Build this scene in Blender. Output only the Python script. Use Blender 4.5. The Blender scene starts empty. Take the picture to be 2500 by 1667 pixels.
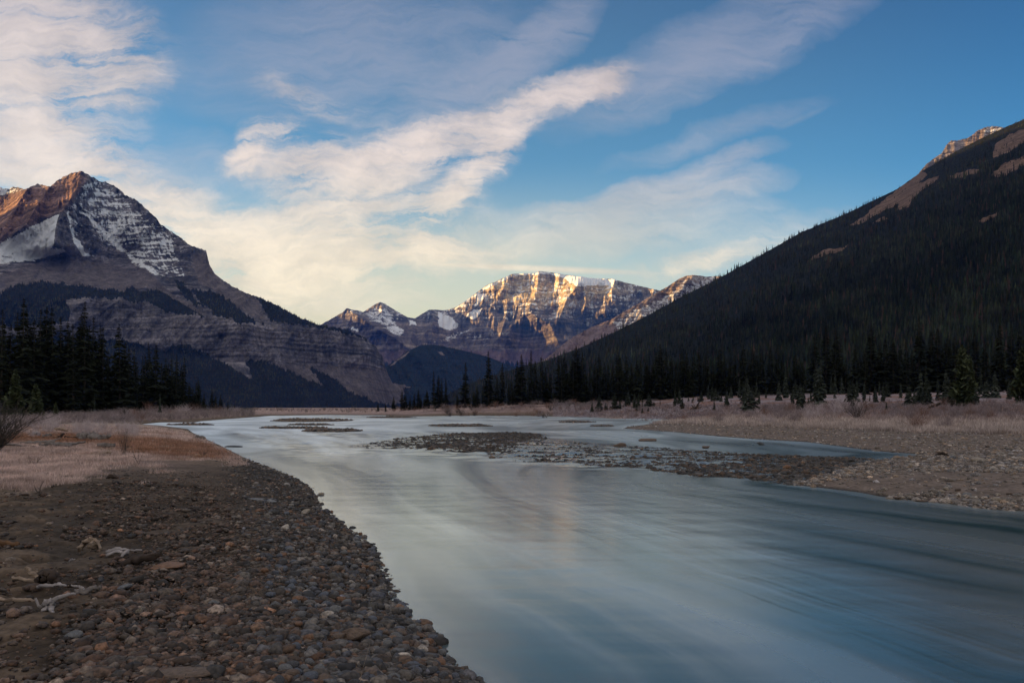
import bpy, math, random
import numpy as np
from math import radians as R

# ------------------------------------------------------------------ camera, sun, sky
F, CX, HY, CZ = 1667.0, 1250.0, 995.0, 2.2      # focal length in photo pixels, centre column, horizon row, eye height
random.seed(7); rng = np.random.default_rng(7)
S = bpy.context.scene; COL = S.collection
cam = bpy.data.objects.new('camera', bpy.data.cameras.new('camera')); COL.objects.link(cam)
cam.data.sensor_width = 36; cam.data.lens = 36*F/2500; cam.data.shift_y = (HY-833.5)/2500
cam.data.clip_start = .1; cam.data.clip_end = 60000
cam.location = (0, 0, CZ); cam.rotation_euler = (R(90), 0, 0); S.camera = cam
S.view_settings.view_transform = 'Standard'; S.view_settings.look = 'None'
S.view_settings.exposure = 1.5; S.view_settings.gamma = 1
SUN_EL, SUN_AZ = 7.0, -92.0          # azimuth from +Y towards +X
sd = (math.cos(R(SUN_EL))*math.sin(R(SUN_AZ)), math.cos(R(SUN_EL))*math.cos(R(SUN_AZ)), math.sin(R(SUN_EL)))
sl = bpy.data.lights.new('sun', 'SUN'); sl.energy = 5; sl.angle = R(.5); sl.color = (1, .60, .21)
so = bpy.data.objects.new('sun', sl); COL.objects.link(so)
from mathutils import Vector
so.rotation_euler = Vector(sd).to_track_quat('Z', 'Y').to_euler()

class NT:
    """small node-tree builder"""
    def __init__(s, nt): s.t = nt; s.n = nt.nodes; s.l = nt.links
    def new(s, typ, **kw):
        n = s.n.new(typ)
        for k, v in kw.items(): setattr(n, k, v)
        return n
    def put(s, sock, v):
        if isinstance(v, bpy.types.NodeSocket): s.l.new(v, sock)
        elif v is not None:
            try: sock.default_value = v
            except Exception: sock.default_value = (*v, 1)
    def m(s, op, a, b=None, c=None, clamp=False):
        n = s.new('ShaderNodeMath', operation=op, use_clamp=clamp)
        for i, v in enumerate((a, b, c)): s.put(n.inputs[i], v)
        return n.outputs[0]
    def mix(s, f, a, b, blend='MIX'):
        n = s.new('ShaderNodeMix', data_type='RGBA', blend_type=blend, clamp_factor=True)
        s.put(n.inputs[0], f); s.put(n.inputs[6], (*a, 1) if isinstance(a, tuple) and len(a) == 3 else a)
        s.put(n.inputs[7], (*b, 1) if isinstance(b, tuple) and len(b) == 3 else b)
        return n.outputs[2]
    def noise(s, vec, scale, detail=4, rough=.5, dist=0, out='Fac'):
        n = s.new('ShaderNodeTexNoise'); s.put(n.inputs['Vector'], vec); n.inputs['Scale'].default_value = scale
        n.inputs['Detail'].default_value = detail; n.inputs['Roughness'].default_value = rough
        n.inputs['Distortion'].default_value = dist
        return n.outputs[out]
    def mapping(s, vec, loc=(0, 0, 0), rot=(0, 0, 0), scale=(1, 1, 1), typ='POINT'):
        n = s.new('ShaderNodeMapping', vector_type=typ); s.put(n.inputs[0], vec)
        n.inputs[1].default_value = loc; n.inputs[2].default_value = rot; n.inputs[3].default_value = scale
        return n.outputs[0]
    def step(s, v, a, b, lo=0., hi=1.):
        n = s.new('ShaderNodeMapRange', interpolation_type='SMOOTHSTEP'); s.put(n.inputs[0], v)
        for i, q in ((1, a), (2, b), (3, lo), (4, hi)): s.put(n.inputs[i], q)
        return n.outputs[0]
    def ramp(s, v, stops):
        n = s.new('ShaderNodeValToRGB'); s.put(n.inputs[0], v); e = n.color_ramp.elements
        e[0].position, e[0].color = stops[0][0], (*stops[0][1], 1)
        e[1].position, e[1].color = stops[-1][0], (*stops[-1][1], 1)
        for p, c in stops[1:-1]: q = e.new(p); q.color = (*c, 1)
        return n.outputs[0]

W = bpy.data.worlds.new('World'); S.world = W; W.use_nodes = True
def build_world():
    n = NT(W.node_tree); n.n.clear()
    out = n.new('ShaderNodeOutputWorld'); bg = n.new('ShaderNodeBackground'); n.l.new(bg.outputs[0], out.inputs[0])
    sky = n.new('ShaderNodeTexSky', sky_type='NISHITA', sun_disc=False)
    sky.sun_elevation = R(SUN_EL); sky.sun_rotation = R(SUN_AZ); sky.altitude = 1500
    sky.air_density = 1.0; sky.dust_density = .6; sky.ozone_density = 2.0
    tc = n.new('ShaderNodeTexCoord'); sx = n.new('ShaderNodeSeparateXYZ'); n.l.new(tc.outputs['Generated'], sx.inputs[0])
    x, y, z = sx.outputs
    ya = n.m('MAXIMUM', n.m('ABSOLUTE', y), .12)
    # direction coordinates: U right, V up, in thousands of photo pixels from (1250, horizon)
    U = n.m('MULTIPLY', n.m('DIVIDE', x, ya), 1.667); V = n.m('MULTIPLY', n.m('DIVIDE', n.m('MAXIMUM', z, 0.), ya), 1.667)
    cb = n.new('ShaderNodeCombineXYZ'); n.put(cb.inputs[0], U); n.put(cb.inputs[1], V); P = cb.outputs[0]
    # soft domain warp
    wn = n.noise(P, 2.2, 9, .62, out='Color')
    w1 = n.new('ShaderNodeVectorMath', operation='SUBTRACT'); n.put(w1.inputs[0], wn); w1.inputs[1].default_value = (.5, .5, .5)
    w2 = n.new('ShaderNodeVectorMath', operation='SCALE'); n.put(w2.inputs[0], w1.outputs[0]); w2.inputs['Scale'].default_value = .22
    w3 = n.new('ShaderNodeVectorMath', operation='ADD'); n.put(w3.inputs[0], P); n.put(w3.inputs[1], w2.outputs[0]); PW = w3.outputs[0]
    def blob(px, py, rx, ry, ang, w, vec=None):
        g = n.new('ShaderNodeTexGradient', gradient_type='SPHERICAL')
        mp = n.mapping(vec or PW, ((px-1250)/1000, (995-py)/1000, 0), (0, 0, R(ang)), (rx/1000, ry/1000, 1), 'TEXTURE')
        n.put(g.inputs[0], mp)
        return n.m('MULTIPLY', g.outputs[1], w)
    def total(lst, vec=None):
        acc = None
        for b in lst:
            v = blob(*b, vec=vec); acc = v if acc is None else n.m('ADD', acc, v)
        return acc
    dens = total(BLOBS)
    thin = total(THIN)
    # streaky cirrus texture, running up to the right
    st = n.noise(n.mapping(PW, rot=(0, 0, R(-33)), scale=(1.1, 7.5, 1)), 1.9, 10, .66, .35)
    st2 = n.noise(n.mapping(PW, rot=(0, 0, R(-20)), scale=(1.6, 7.5, 1)), 4.5, 8, .66, .5)
    puff = n.noise(PW, 3.6, 8, .58, .3)
    tex = n.m('ADD', n.m('MULTIPLY', st, .48), n.m('ADD', n.m('MULTIPLY', puff, .27), n.m('MULTIPLY', st2, .25)))
    k1 = n.m('MAXIMUM', n.m('ADD', n.m('MULTIPLY', n.m('SUBTRACT', tex, .5), 7.5), .82), .04)
    a1 = n.m('SUBTRACT', 1., n.m('EXPONENT', n.m('MULTIPLY', n.m('MULTIPLY', dens, k1), -1.55)))
    a1 = n.m("MULTIPLY", a1, n.step(a1, -.1, .9))
    k2 = n.m('MAXIMUM', n.m('ADD', n.m('MULTIPLY', n.m('SUBTRACT', n.m('ADD', n.m('MULTIPLY', st, .6), n.m('MULTIPLY', st2, .4)), .5), 5.), .9), .0)
    a2 = n.m('SUBTRACT', 1., n.m('EXPONENT', n.m('MULTIPLY', n.m('MULTIPLY', thin, k2), -1.3)))
    front = n.m('MULTIPLY', n.step(y, -.1, .35), n.step(V, 2.2, 1.15)); alpha = n.m('ADD', n.m('MULTIPLY', a1, n.m('MULTIPLY', front, .80)), n.m('MULTIPLY', n.m('SUBTRACT', 1, front), .62))
    # contrail lines
    def trail(x0, y0, x1, y1, w, k):
        ang = math.degrees(math.atan2(y0-y1, x1-x0)); L = math.hypot(x1-x0, y1-y0)/2
        return blob((x0+x1)/2, (y0+y1)/2, L*1.15, w, ang, k, vec=P)
    tr = None
    for q in TRAILS:
        v = trail(*q); tr = v if tr is None else n.m('ADD', tr, v)
    alpha = n.m('MAXIMUM', alpha, n.m('MULTIPLY', n.m('MINIMUM', tr, 1.), .7))
    # cloud colour by elevation: cream low, pink grey high
    cc = n.ramp(n.m('DIVIDE', V, 1.0), CLOUDCOL)
    left = n.step(U, 0.0, -1.25); cc = n.mix(n.m('MULTIPLY', left, .30), cc, (2.5, 2.05, 1.5))
    core = n.step(dens, .5, 1.5); cc = n.mix(n.m('MULTIPLY', core, .5), cc, n.mix(1., cc, (1.28, 1.24, 1.18), 'MULTIPLY'))
    shade = n.m('MULTIPLY', n.step(puff, .36, .62, .84, 1.08), n.step(st2, .3, .7, .91, 1.07)); cc = n.mix(1., cc, shade_rgb(n, shade), 'MULTIPLY')
    # clear sky: Nishita graded to the photograph's deep blue
    k = n.new('ShaderNodeVectorMath', operation='SCALE'); n.put(k.inputs[0], sky.outputs[0]); k.inputs['Scale'].default_value = SKYK
    base = n.mix(1., k.outputs[0], n.ramp(V, SKYGRADE), 'MULTIPLY')
    rgt = n.step(n.m('ADD', U, n.m('MULTIPLY', V, .5)), .3, 1.9); base = n.mix(n.m('MULTIPLY', rgt, .9), base, n.mix(1., base, (.24, .50, .66), 'MULTIPLY'))
    # warm glow low over the valley, stronger to the left
    gl = n.m('MULTIPLY', n.step(V, .62, .08), n.step(U, 1.0, -.2, .35, .95)); base = n.mix(gl, base, GLOW)
    thinc = n.mix(n.step(V, .95, .4), MAUVE, cc)
    base = n.mix(n.m('MULTIPLY', a2, .52), base, thinc)
    cc = n.mix(n.m('SUBTRACT', 1, front), cc, (2.5, 2.25, 1.95))  # warm cloud added out of view, overhead and behind, to light the ground
    c = n.mix(alpha, base, cc)
    n.put(bg.inputs[0], c); bg.inputs[1].default_value = WORLD_STRENGTH
def shade_rgb(n, v):
    cb = n.new('ShaderNodeCombineXYZ')
    for i in range(3): n.put(cb.inputs[i], v)
    return cb.outputs[0]
WORLD_STRENGTH = 0.15
SKYK = 0.95
GLOW = (3.1, 2.65, 1.3)
MAUVE = (1.3, 1.22, 1.36)
SKYGRADE = [(0, (.72, .84, .76)), (.3, (.60, .80, .70)), (.65, (.50, .68, .64)), (1., (.46, .54, .54))]
CLOUDCOL = [(0, (3.7, 3.15, 1.75)), (.3, (3.2, 2.65, 1.75)), (.6, (2.45, 2.0, 1.62)), (1., (1.4, 1.2, 1.2))]
# photo px, py, half-length, half-width, angle, weight
BLOBS = [(960, 460, 380, 150, 20, .7), (40, 230, 400, 350, 0, 2.2), (110, 50, 300, 220, 0, 1.0), (330, 170, 150, 150, 0, .8), (60, 420, 300, 140, 0, 1.6),
         (320, 500, 340, 110, -15, 1.0), (480, 570, 400, 130, -20, 1.1), (650, 680, 560, 150, 0, 1.5),
         (590, 392, 80, 50, 40, 1.5), (655, 335, 100, 42, 5, 1.6), (720, 405, 150, 85, 20, 1.3), (620, 420, 120, 60, 0, .6),
         (860, 420, 260, 120, 20, 1.2), (1010, 370, 280, 90, 22, 1.0), (1180, 300, 230, 80, 25, 1.3), (1350, 240, 220, 62, 29, 1.7), (1460, 205, 130, 48, 25, 1.4),
         (1130, 450, 200, 50, 45, 1.3), (1210, 385, 140, 60, 50, 1.2), (1080, 530, 130, 40, 42, .9),
         (700, 240, 150, 60, -22, .8), (810, 275, 160, 45, -10, .5), (820, 570, 460, 130, 5, 1.2), (1000, 640, 440, 60, 3, .9), (1710, 645, 330, 42, 10, 1.3)]
THIN = [(850, 120, 520, 230, 5, 1.0), (1330, 90, 200, 80, 42, 1.5), (1150, 200, 260, 100, 30, 1.0), (1700, 130, 420, 110, 27, 1.3), (1950, 70, 280, 60, 32, .8),
        (1760, 320, 340, 40, 18, .5), (1700, 420, 240, 40, 18, 1.2), (1640, 490, 320, 60, 10, 1.5), (1450, 570, 520, 80, 5, 1.4), (1950, 560, 250, 40, 12, .6), (420, 430, 260, 120, 0, .7)]
TRAILS = [(790, 634, 1700, 672, 11, 1.4), (700, 733, 930, 740, 6, .6), (1895, 318, 2020, 262, 10, .15)]
build_world()

# ------------------------------------------------------------------ numpy helpers
def perlin(x, y, seed=0):
    xi = np.floor(x).astype(np.int64); yi = np.floor(y).astype(np.int64); xf = x-xi; yf = y-yi
    def g(ix, iy, fx, fy):
        h = (ix*374761393 + iy*668265263 + seed*1442695041) & 0xffffffff
        h = ((h ^ (h >> 13))*1274126177) & 0xffffffff; h = h ^ (h >> 16)
        a = (h & 0xffff)/65536.*2*np.pi
        return np.cos(a)*fx + np.sin(a)*fy
    u = xf*xf*xf*(xf*(xf*6-15)+10); v = yf*yf*yf*(yf*(yf*6-15)+10)
    a = g(xi, yi, xf, yf); b = g(xi+1, yi, xf-1, yf); c = g(xi, yi+1, xf, yf-1); d = g(xi+1, yi+1, xf-1, yf-1)
    return (a*(1-u)+b*u)*(1-v) + (c*(1-u)+d*u)*v
def fbm(x, y, o=5, seed=0, gain=.5):
    s = 0; a = 1.; f = 1.
    for i in range(o): s = s + a*perlin(x*f+i*17.3, y*f-i*9.1, seed+i); a *= gain; f *= 2.03
    return s
def ridged(x, y, o=5, seed=0, gain=.5):
    s = 0; a = 1.; f = 1.
    for i in range(o): s = s + a*(1-2*np.abs(perlin(x*f+i*11.3, y*f+i*5.7, seed+i))); a *= gain; f *= 2.1
    return s
def sstep(a, b, x):
    t = np.clip((x-a)/(b-a), 0, 1); return t*t*(3-2*t)
def lut(pts):
    pts = sorted(pts); xs = [p[0] for p in pts]; ys = [p[1] for p in pts]
    return lambda x: np.interp(x, xs, ys)
def segdist(x, y, pts, closed=False):
    d = np.full(x.shape, 1e18); n = len(pts)
    for i in range(n if closed else n-1):
        ax, ay = pts[i]; bx, by = pts[(i+1) % n]; dx, dy = bx-ax, by-ay; L = dx*dx+dy*dy+1e-12
        t = np.clip(((x-ax)*dx+(y-ay)*dy)/L, 0, 1)
        d = np.minimum(d, (x-ax-t*dx)**2+(y-ay-t*dy)**2)
    return np.sqrt(d)
def inpoly(x, y, pts):
    c = np.zeros(x.shape, bool); n = len(pts)
    for i in range(n):
        ax, ay = pts[i]; bx, by = pts[(i+1) % n]
        if ay == by: continue
        c ^= ((ay > y) != (by > y)) & (x < (bx-ax)*(y-ay)/(by-ay)+ax)
    return c
def sdf(x, y, pts):                      # positive inside
    d = segdist(x, y, pts, True); return np.where(inpoly(x, y, pts), d, -d)
def pmask(x, y, pts, soft=6, wob=0, seed=3):
    d = sdf(x, y, pts)
    if wob: d = d + wob*fbm(x/22., y/22., 4, seed)
    return sstep(-soft, soft, d)
def zc(pts, ox, oy, k): return [(ox+p[0]*k, oy+p[1]*k) for p in pts]      # crop coordinates to photo pixels

def mesh_np(name, V, faces, col=None, smooth=True, mask=None, mats=None):
    me = bpy.data.meshes.new(name); V = np.asarray(V, np.float32)
    me.vertices.add(len(V)); me.vertices.foreach_set('co', V.ravel())
    if not isinstance(faces, (list, tuple)): faces = [faces]
    li = np.concatenate([f.ravel() for f in faces]).astype(np.int32)
    ln = np.concatenate([np.full(len(f), f.shape[1], np.int32) for f in faces])
    me.loops.add(len(li)); me.loops.foreach_set('vertex_index', li)
    me.polygons.add(len(ln)); st = np.concatenate([[0], np.cumsum(ln)[:-1]]).astype(np.int32)
    me.polygons.foreach_set('loop_start', st)
    me.polygons.foreach_set('use_smooth', np.full(len(ln), smooth))
    for nm, c in (('col', col), ('mask', mask)):
        if c is None: continue
        a = me.attributes.new(nm, 'FLOAT_COLOR', 'POINT'); c = np.asarray(c, np.float32)
        if c.shape[1] == 3: c = np.concatenate([c, np.ones((len(c), 1), np.float32)], 1)
        a.data.foreach_set('color', c.ravel())
    me.update(calc_edges=True)
    for m_ in (mats or []): me.materials.append(m_)
    return me
def link(name, me, parent=None, **props):
    o = bpy.data.objects.new(name, me); COL.objects.link(o)
    if parent: o.parent = parent
    for k, v in props.items(): o[k] = v
    return o
def grid_faces(nr, nc):
    i = np.arange(nr-1)[:, None]*nc + np.arange(nc-1)[None, :]
    return np.stack([i, i+1, i+nc+1, i+nc], -1).reshape(-1, 4)
def at(px, py, D): return ((px-CX)/F*D, D, CZ+(HY-py)/F*D)
def g2w(px, py, z=0.):                    # photo pixel on a level plane to world x, y
    D = (CZ-z)*F/(py-HY); return ((px-CX)/F*D, D)

# ------------------------------------------------------------------ materials
def mat(name, rough=.9, spec=.2):
    m = bpy.data.materials.new(name); m.use_nodes = True; n = NT(m.node_tree)
    b = n.n['Principled BSDF']; b.inputs['Roughness'].default_value = rough
    b.inputs['Specular IOR Level'].default_value = spec
    return m, n, b
def attr(n, name):
    a = n.new('ShaderNodeAttribute', attribute_name=name); return a
def pos(n): return n.new('ShaderNodeNewGeometry').outputs['Position']
def bump(n, b, h, dist, strength=1.):
    q = n.new('ShaderNodeBump'); n.put(q.inputs['Height'], h); q.inputs['Distance'].default_value = dist; q.inputs['Strength'].default_value = strength
    n.l.new(q.outputs[0], b.inputs['Normal'])
def col_mat(name, nscale, amt=.5, rough=.9, spec=.2, bumpd=0, attrn='col', obj=False, detail=5):
    m, n, b = mat(name, rough, spec)
    p = n.new('ShaderNodeTexCoord').outputs['Object'] if obj else pos(n)
    q = n.noise(p, nscale, detail, .6)
    v = n.step(q, .25, .75, 1-amt, 1+amt)
    n.put(b.inputs['Base Color'], n.mix(1., attr(n, attrn).outputs['Color'], shade_rgb(n, v), 'MULTIPLY'))
    if bumpd: bump(n, b, q, bumpd)
    return m
def flat_mat(name, c, nscale=8, amt=.4, rough=.85, spec=.25, bumpd=0, stretch=None):
    m, n, b = mat(name, rough, spec); p = n.new('ShaderNodeTexCoord').outputs['Object']
    if stretch: p = n.mapping(p, scale=stretch)
    q = n.noise(p, nscale, 5, .6); v = n.step(q, .25, .75, 1-amt, 1+amt)
    n.put(b.inputs['Base Color'], n.mix(1., c, shade_rgb(n, v), 'MULTIPLY'))
    if bumpd: bump(n, b, q, bumpd)
    return m

def mountain_mat(name, dark, light, warm, scree, forest, zs=.02, dip=(.0, .0), cell=.004):
    """strata bands, scree, snow on ledges and forest from the mask attribute (snow, forest, scree, warm)"""
    m, n, b = mat(name, .95, .1)
    p = pos(n); a = attr(n, 'mask'); sp = n.new('ShaderNodeSeparateColor'); n.l.new(a.outputs['Color'], sp.inputs[0])
    snow, fo, sc, wm = sp.outputs[0], sp.outputs[1], sp.outputs[2], a.outputs['Alpha']
    s3 = n.new('ShaderNodeSeparateXYZ'); n.l.new(p, s3.inputs[0])
    zz = n.m('ADD', s3.outputs[2], n.m('ADD', n.m('MULTIPLY', s3.outputs[0], dip[0]), n.m('MULTIPLY', s3.outputs[1], dip[1])))
    cb = n.new('ShaderNodeCombineXYZ'); n.put(cb.inputs[0], n.m('MULTIPLY', s3.outputs[0], .0012)); n.put(cb.inputs[1], n.m('MULTIPLY', s3.outputs[1], .0012)); n.put(cb.inputs[2], n.m('MULTIPLY', zz, zs))
    band = n.noise(cb.outputs[0], 1.0, 7, .62, .35)
    cl = n.noise(n.mapping(p, scale=(1, 1, .22)), cell, 8, .65)
    fine = n.noise(p, cell*6, 8, .7)
    vs = n.noise(n.mapping(p, scale=(1, 1, .10)), cell*2.2, 6, .7)
    k = n.m('ADD', n.m('MULTIPLY', band, .6), n.m('MULTIPLY', cl, .4))
    rock = n.mix(n.step(k, .36, .62), dark, light)
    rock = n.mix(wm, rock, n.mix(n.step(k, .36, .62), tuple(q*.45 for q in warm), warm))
    rock = n.mix(1., rock, shade_rgb(n, n.step(fine, .3, .7, .62, 1.38)), 'MULTIPLY')
    spk = n.noise(p, .085, 3, .7)
    cf = n.new('ShaderNodeCombineXYZ'); n.put(cf.inputs[0], n.m('MULTIPLY', s3.outputs[0], .0009)); n.put(cf.inputs[1], n.m('MULTIPLY', s3.outputs[1], .0009)); n.put(cf.inputs[2], n.m('MULTIPLY', zz, zs*3.2))
    lines = n.noise(cf.outputs[0], 1.0, 4, .6, .2)
    rock = n.mix(1., rock, shade_rgb(n, n.m('MULTIPLY', n.step(lines, .36, .60, .55, 1.25), n.step(spk, .3, .7, .75, 1.25))), 'MULTIPLY')
    scr = n.mix(1., scree, shade_rgb(n, n.step(spk, .3, .7, .72, 1.28)), 'MULTIPLY')
    scree = scr
    scr = n.mix(1., scree, shade_rgb(n, n.m('MULTIPLY', n.step(vs, .3, .7, .62, 1.35), n.step(fine, .3, .7, .8, 1.2))), 'MULTIPLY')
    rock = n.mix(1., rock, shade_rgb(n, n.step(vs, .35, .65, .7, 1.3)), 'MULTIPLY')
    c = n.mix(n.step(n.m('ADD', sc, n.m('MULTIPLY', n.m('SUBTRACT', cl, .5), .8)), .35, .65), rock, scr)
    sb = n.noise(cb.outputs[0], 2.6, 6, .7, .5)
    sn = n.m('ADD', snow, n.m('ADD', n.m('MULTIPLY', n.m('SUBTRACT', sb, .5), 1.15), n.m('ADD', n.m('MULTIPLY', n.m('SUBTRACT', fine, .5), 1.3), n.m('MULTIPLY', n.m('SUBTRACT', vs, .5), .8))))
    sf = n.m('MULTIPLY', n.step(sn, .5, .72), n.step(snow, .03, .12))
    c = n.mix(sf, c, (.90, .91, .93))
    fn = n.noise(p, cell*14, 4, .7)
    ff = n.step(n.m('ADD', fo, n.m('MULTIPLY', n.m('SUBTRACT', fn, .5), .9)), .40, .56)
    c = n.mix(ff, c, n.mix(fn, tuple(q*.6 for q in forest), tuple(q*1.4 for q in forest)))
    n.put(b.inputs['Base Color'], c)
    bump(n, b, n.m('ADD', n.m('ADD', n.m('MULTIPLY', n.m('ADD', band, n.m('MULTIPLY', lines, .4)), 1.0), n.m('MULTIPLY', cl, .8)), n.m('MULTIPLY', fine, .35)), 60, .8)
    return m

# ------------------------------------------------------------------ mountains
FOREST_SPOTS = []
def relief(name, px, sky, D0, tan_fn, mask_fn, depth_fn, rows, material, label, cat, jag=2.5, seed=1, y0=1004., back=1.3, spots=0, spot_h=16, rowpow=1.0):
    """A mountain face as a real surface: every column starts at the valley floor, D0 metres away, and climbs with the
    slope angle of whatever lies there (scree, cliff, forest) to its skyline; a back slope falls away behind it."""
    nc = len(px); ys = sky(px) + jag*fbm(px/14., px*0, 5, seed, .6)
    t = np.linspace(0, 1, rows)**rowpow
    PX = np.repeat(px[None], rows, 0); PY = y0 + (ys[None]-y0)*t[:, None]
    v = (HY-PY)/F; tn = tan_fn(PX, PY)
    dv = np.diff(v, axis=0, prepend=v[:1]); L = np.cumsum(dv/np.maximum(tn-np.maximum(v, 0), .16), 0)
    D = D0(px)[None]*np.exp(L)
    D = D*(1+depth_fn(PX, PY, t[:, None]))
    X = (PX-CX)/F*D; Z = CZ+v*D
    mk = mask_fn(PX, PY)
    V = [np.stack([X, D, Z], -1)]; M = [mk]
    top = V[0][-1]; h = np.maximum(top[:, 2], 5)
    for k in (.04, .12, .3, .6, 1.):
        q = top.copy(); q[:, 1] += h*back*k*(1+.15*fbm(px/40., px*0+k*9, 3, seed+5)); q[:, 0] = top[:, 0]*(q[:, 1]/top[:, 1]*.5+.5); q[:, 2] = np.maximum(h*(1-k)**1.25-(k == 1)*1., -.8)
        V.append(q[None]); M.append(mk[-1:])
    V = np.concatenate(V, 0); M = np.concatenate(M, 0)
    V[:, :, 2] = np.maximum(V[:, :, 2], -.8)
    nr = V.shape[0]
    me = mesh_np(name, V.reshape(-1, 3), grid_faces(nr, nc), mask=M.reshape(-1, 4), mats=[material])
    o = link(name, me, label=label, category=cat, kind='structure')
    if spots:
        g = (mk[..., 1] > .5) & (PY < y0-3); w = g.astype(float)*np.sqrt(np.abs(np.gradient(PY, axis=0))*np.abs(np.gradient(PX, axis=1)))
        w = w.ravel()/w.sum(); idx = rng.choice(len(w), spots, p=w)
        P = V[:rows].reshape(-1, 3)[idx]
        nb = np.abs(np.gradient(V[:rows, :, 0], axis=1)).reshape(-1)[idx]
        P = P + np.stack([rng.uniform(-.5, .5, spots)*nb, rng.uniform(-1, 1, spots)*2, np.full(spots, -2.)], -1)
        FOREST_SPOTS.append((P, np.full(spots, spot_h)*rng.uniform(.6, 1.2, spots)))
    return o, V, PX, PY
def mk4(s, f, c, w): return np.stack([np.clip(q, 0, 1) for q in np.broadcast_arrays(s, f, c, w)], -1)

# ---- the big peak on the left
c1 = lambda pts: zc(pts, 0, 380, .421)
c2 = lambda pts: zc(pts, 700, 620, .3401)
LSKY = [(-2600, 640), (-1900, 560), (-1300, 600), (-900, 480), (-500, 520), (-250, 440), (-100, 470)] + c1([(0, 183), (40, 195), (80, 182), (150, 195), (180, 178), (225, 165), (290, 180), (330, 145), (385, 115), (450, 92), (475, 90), (510, 110), (560, 140), (640, 165), (690, 190), (720, 225), (800, 265), (850, 310), (915, 370), (930, 400), (980, 430), (1060, 485), (1090, 515), (1195, 550), (1205, 590), (1215, 635), (1250, 690), (1320, 740), (1420, 795), (1500, 820), (1570, 850), (1650, 890), (1730, 935)]) + [(778, 793), (826, 800), (860, 810), (890, 824), (918, 848), (935, 872), (941, 895), (948, 916), (958, 933), (1006, 946), (1040, 960), (1090, 978), (1150, 992), (1220, 1000)]
CLIFF = c1([(-200, 830), (390, 830), (560, 822), (880, 860), (1000, 915), (1200, 920), (1500, 985), (1730, 972), (1930, 1000), (2080, 1045), (2140, 1110), (2225, 1160), (2240, 1230), (2138, 1230), (1900, 1210), (1700, 1200), (1400, 1175), (950, 1125), (600, 1075), (-200, 1050)])
F_UP = c1([(-3000, 900), (-300, 850), (0, 795), (100, 745), (230, 728), (450, 745), (560, 770), (720, 790), (735, 758), (830, 790), (900, 772), (960, 800), (1060, 845), (1150, 905), (1200, 928), (1040, 915), (970, 905), (880, 858), (700, 835), (560, 822), (390, 830), (400, 900), (410, 960), (250, 990), (0, 985), (-3000, 1100)])
F_MID = c1([(1100, 790), (1170, 780), (1280, 800), (1360, 870), (1430, 920), (1520, 978), (1400, 975), (1250, 930), (1180, 860)])
F_MID2 = c1([(1010, 720), (1060, 730), (1110, 800), (1180, 870), (1120, 870), (1050, 800)])
F_RID = c1([(1480, 815), (1570, 845), (1650, 880), (1730, 925), (1860, 975), (2000, 1000), (2150, 1060), (2150, 1085), (1980, 1022), (1900, 1000), (1750, 990), (1700, 972), (1580, 962), (1535, 890)])
F_LOW = c1([(-4000, 1090), (0, 1060), (600, 1065), (780, 1080), (830, 1112), (950, 1132), (1010, 1105), (1100, 1100), (1200, 1150), (1300, 1210), (1400, 1262), (1460, 1292), (1425, 1190), (1500, 1180), (1650, 1232), (1750, 1290), (1860, 1325), (1795, 1215), (1900, 1268), (2000, 1350), (2100, 1395), (2240, 1440), (2360, 1430), (2340, 1350), (2400, 1345), (2500, 1380), (3200, 1520), (-4000, 1520)])
TAN = c1([(-3000, 860), (-200, 760), (0, 700), (150, 640), (380, 578), (480, 590), (600, 630), (800, 680), (870, 745), (720, 795), (450, 750), (230, 730), (0, 800), (-3000, 950)])
S_A = c1([(-300, 600), (0, 500), (180, 410), (350, 328), (335, 420), (315, 510), (300, 535), (405, 540), (340, 570), (200, 612), (50, 628), (-300, 640)])
S_B = c1([(370, 335), (400, 320), (440, 480), (500, 560), (560, 585), (480, 585), (415, 500)])
S_C = c1([(395, 215), (500, 135), (600, 150), (720, 235), (900, 385), (1010, 490), (1060, 600), (1090, 705), (1000, 705), (900, 655), (800, 645), (700, 545), (620, 450), (500, 345), (400, 285)])
S_D = c1([(440, 300), (520, 340), (620, 420), (760, 560), (880, 640), (960, 700), (880, 690), (760, 620), (640, 520), (540, 420)])
S_TOP = c1([(-500, 200), (0, 180), (150, 190), (100, 225), (0, 235), (-500, 260)])
DARKRIB = c1([(348, 338), (385, 335), (425, 500), (480, 590), (400, 545), (318, 512), (320, 430)])  # dark rib, the pyramid's shadow drawn in as snow-free rock
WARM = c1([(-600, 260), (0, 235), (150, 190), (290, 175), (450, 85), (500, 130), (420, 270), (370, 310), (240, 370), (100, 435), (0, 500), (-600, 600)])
CHUTE = c1([(690, 540), (740, 590), (820, 670), (900, 740), (1010, 810), (1120, 870), (1215, 935), (1190, 935), (1060, 860), (960, 800), (880, 745), (780, 650)])
def led(x, y): return 2.6*fbm(x/130., (y+.06*x+9*fbm(x/70., y/50., 3, 4))/8.5, 3, 6, .6)
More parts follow.
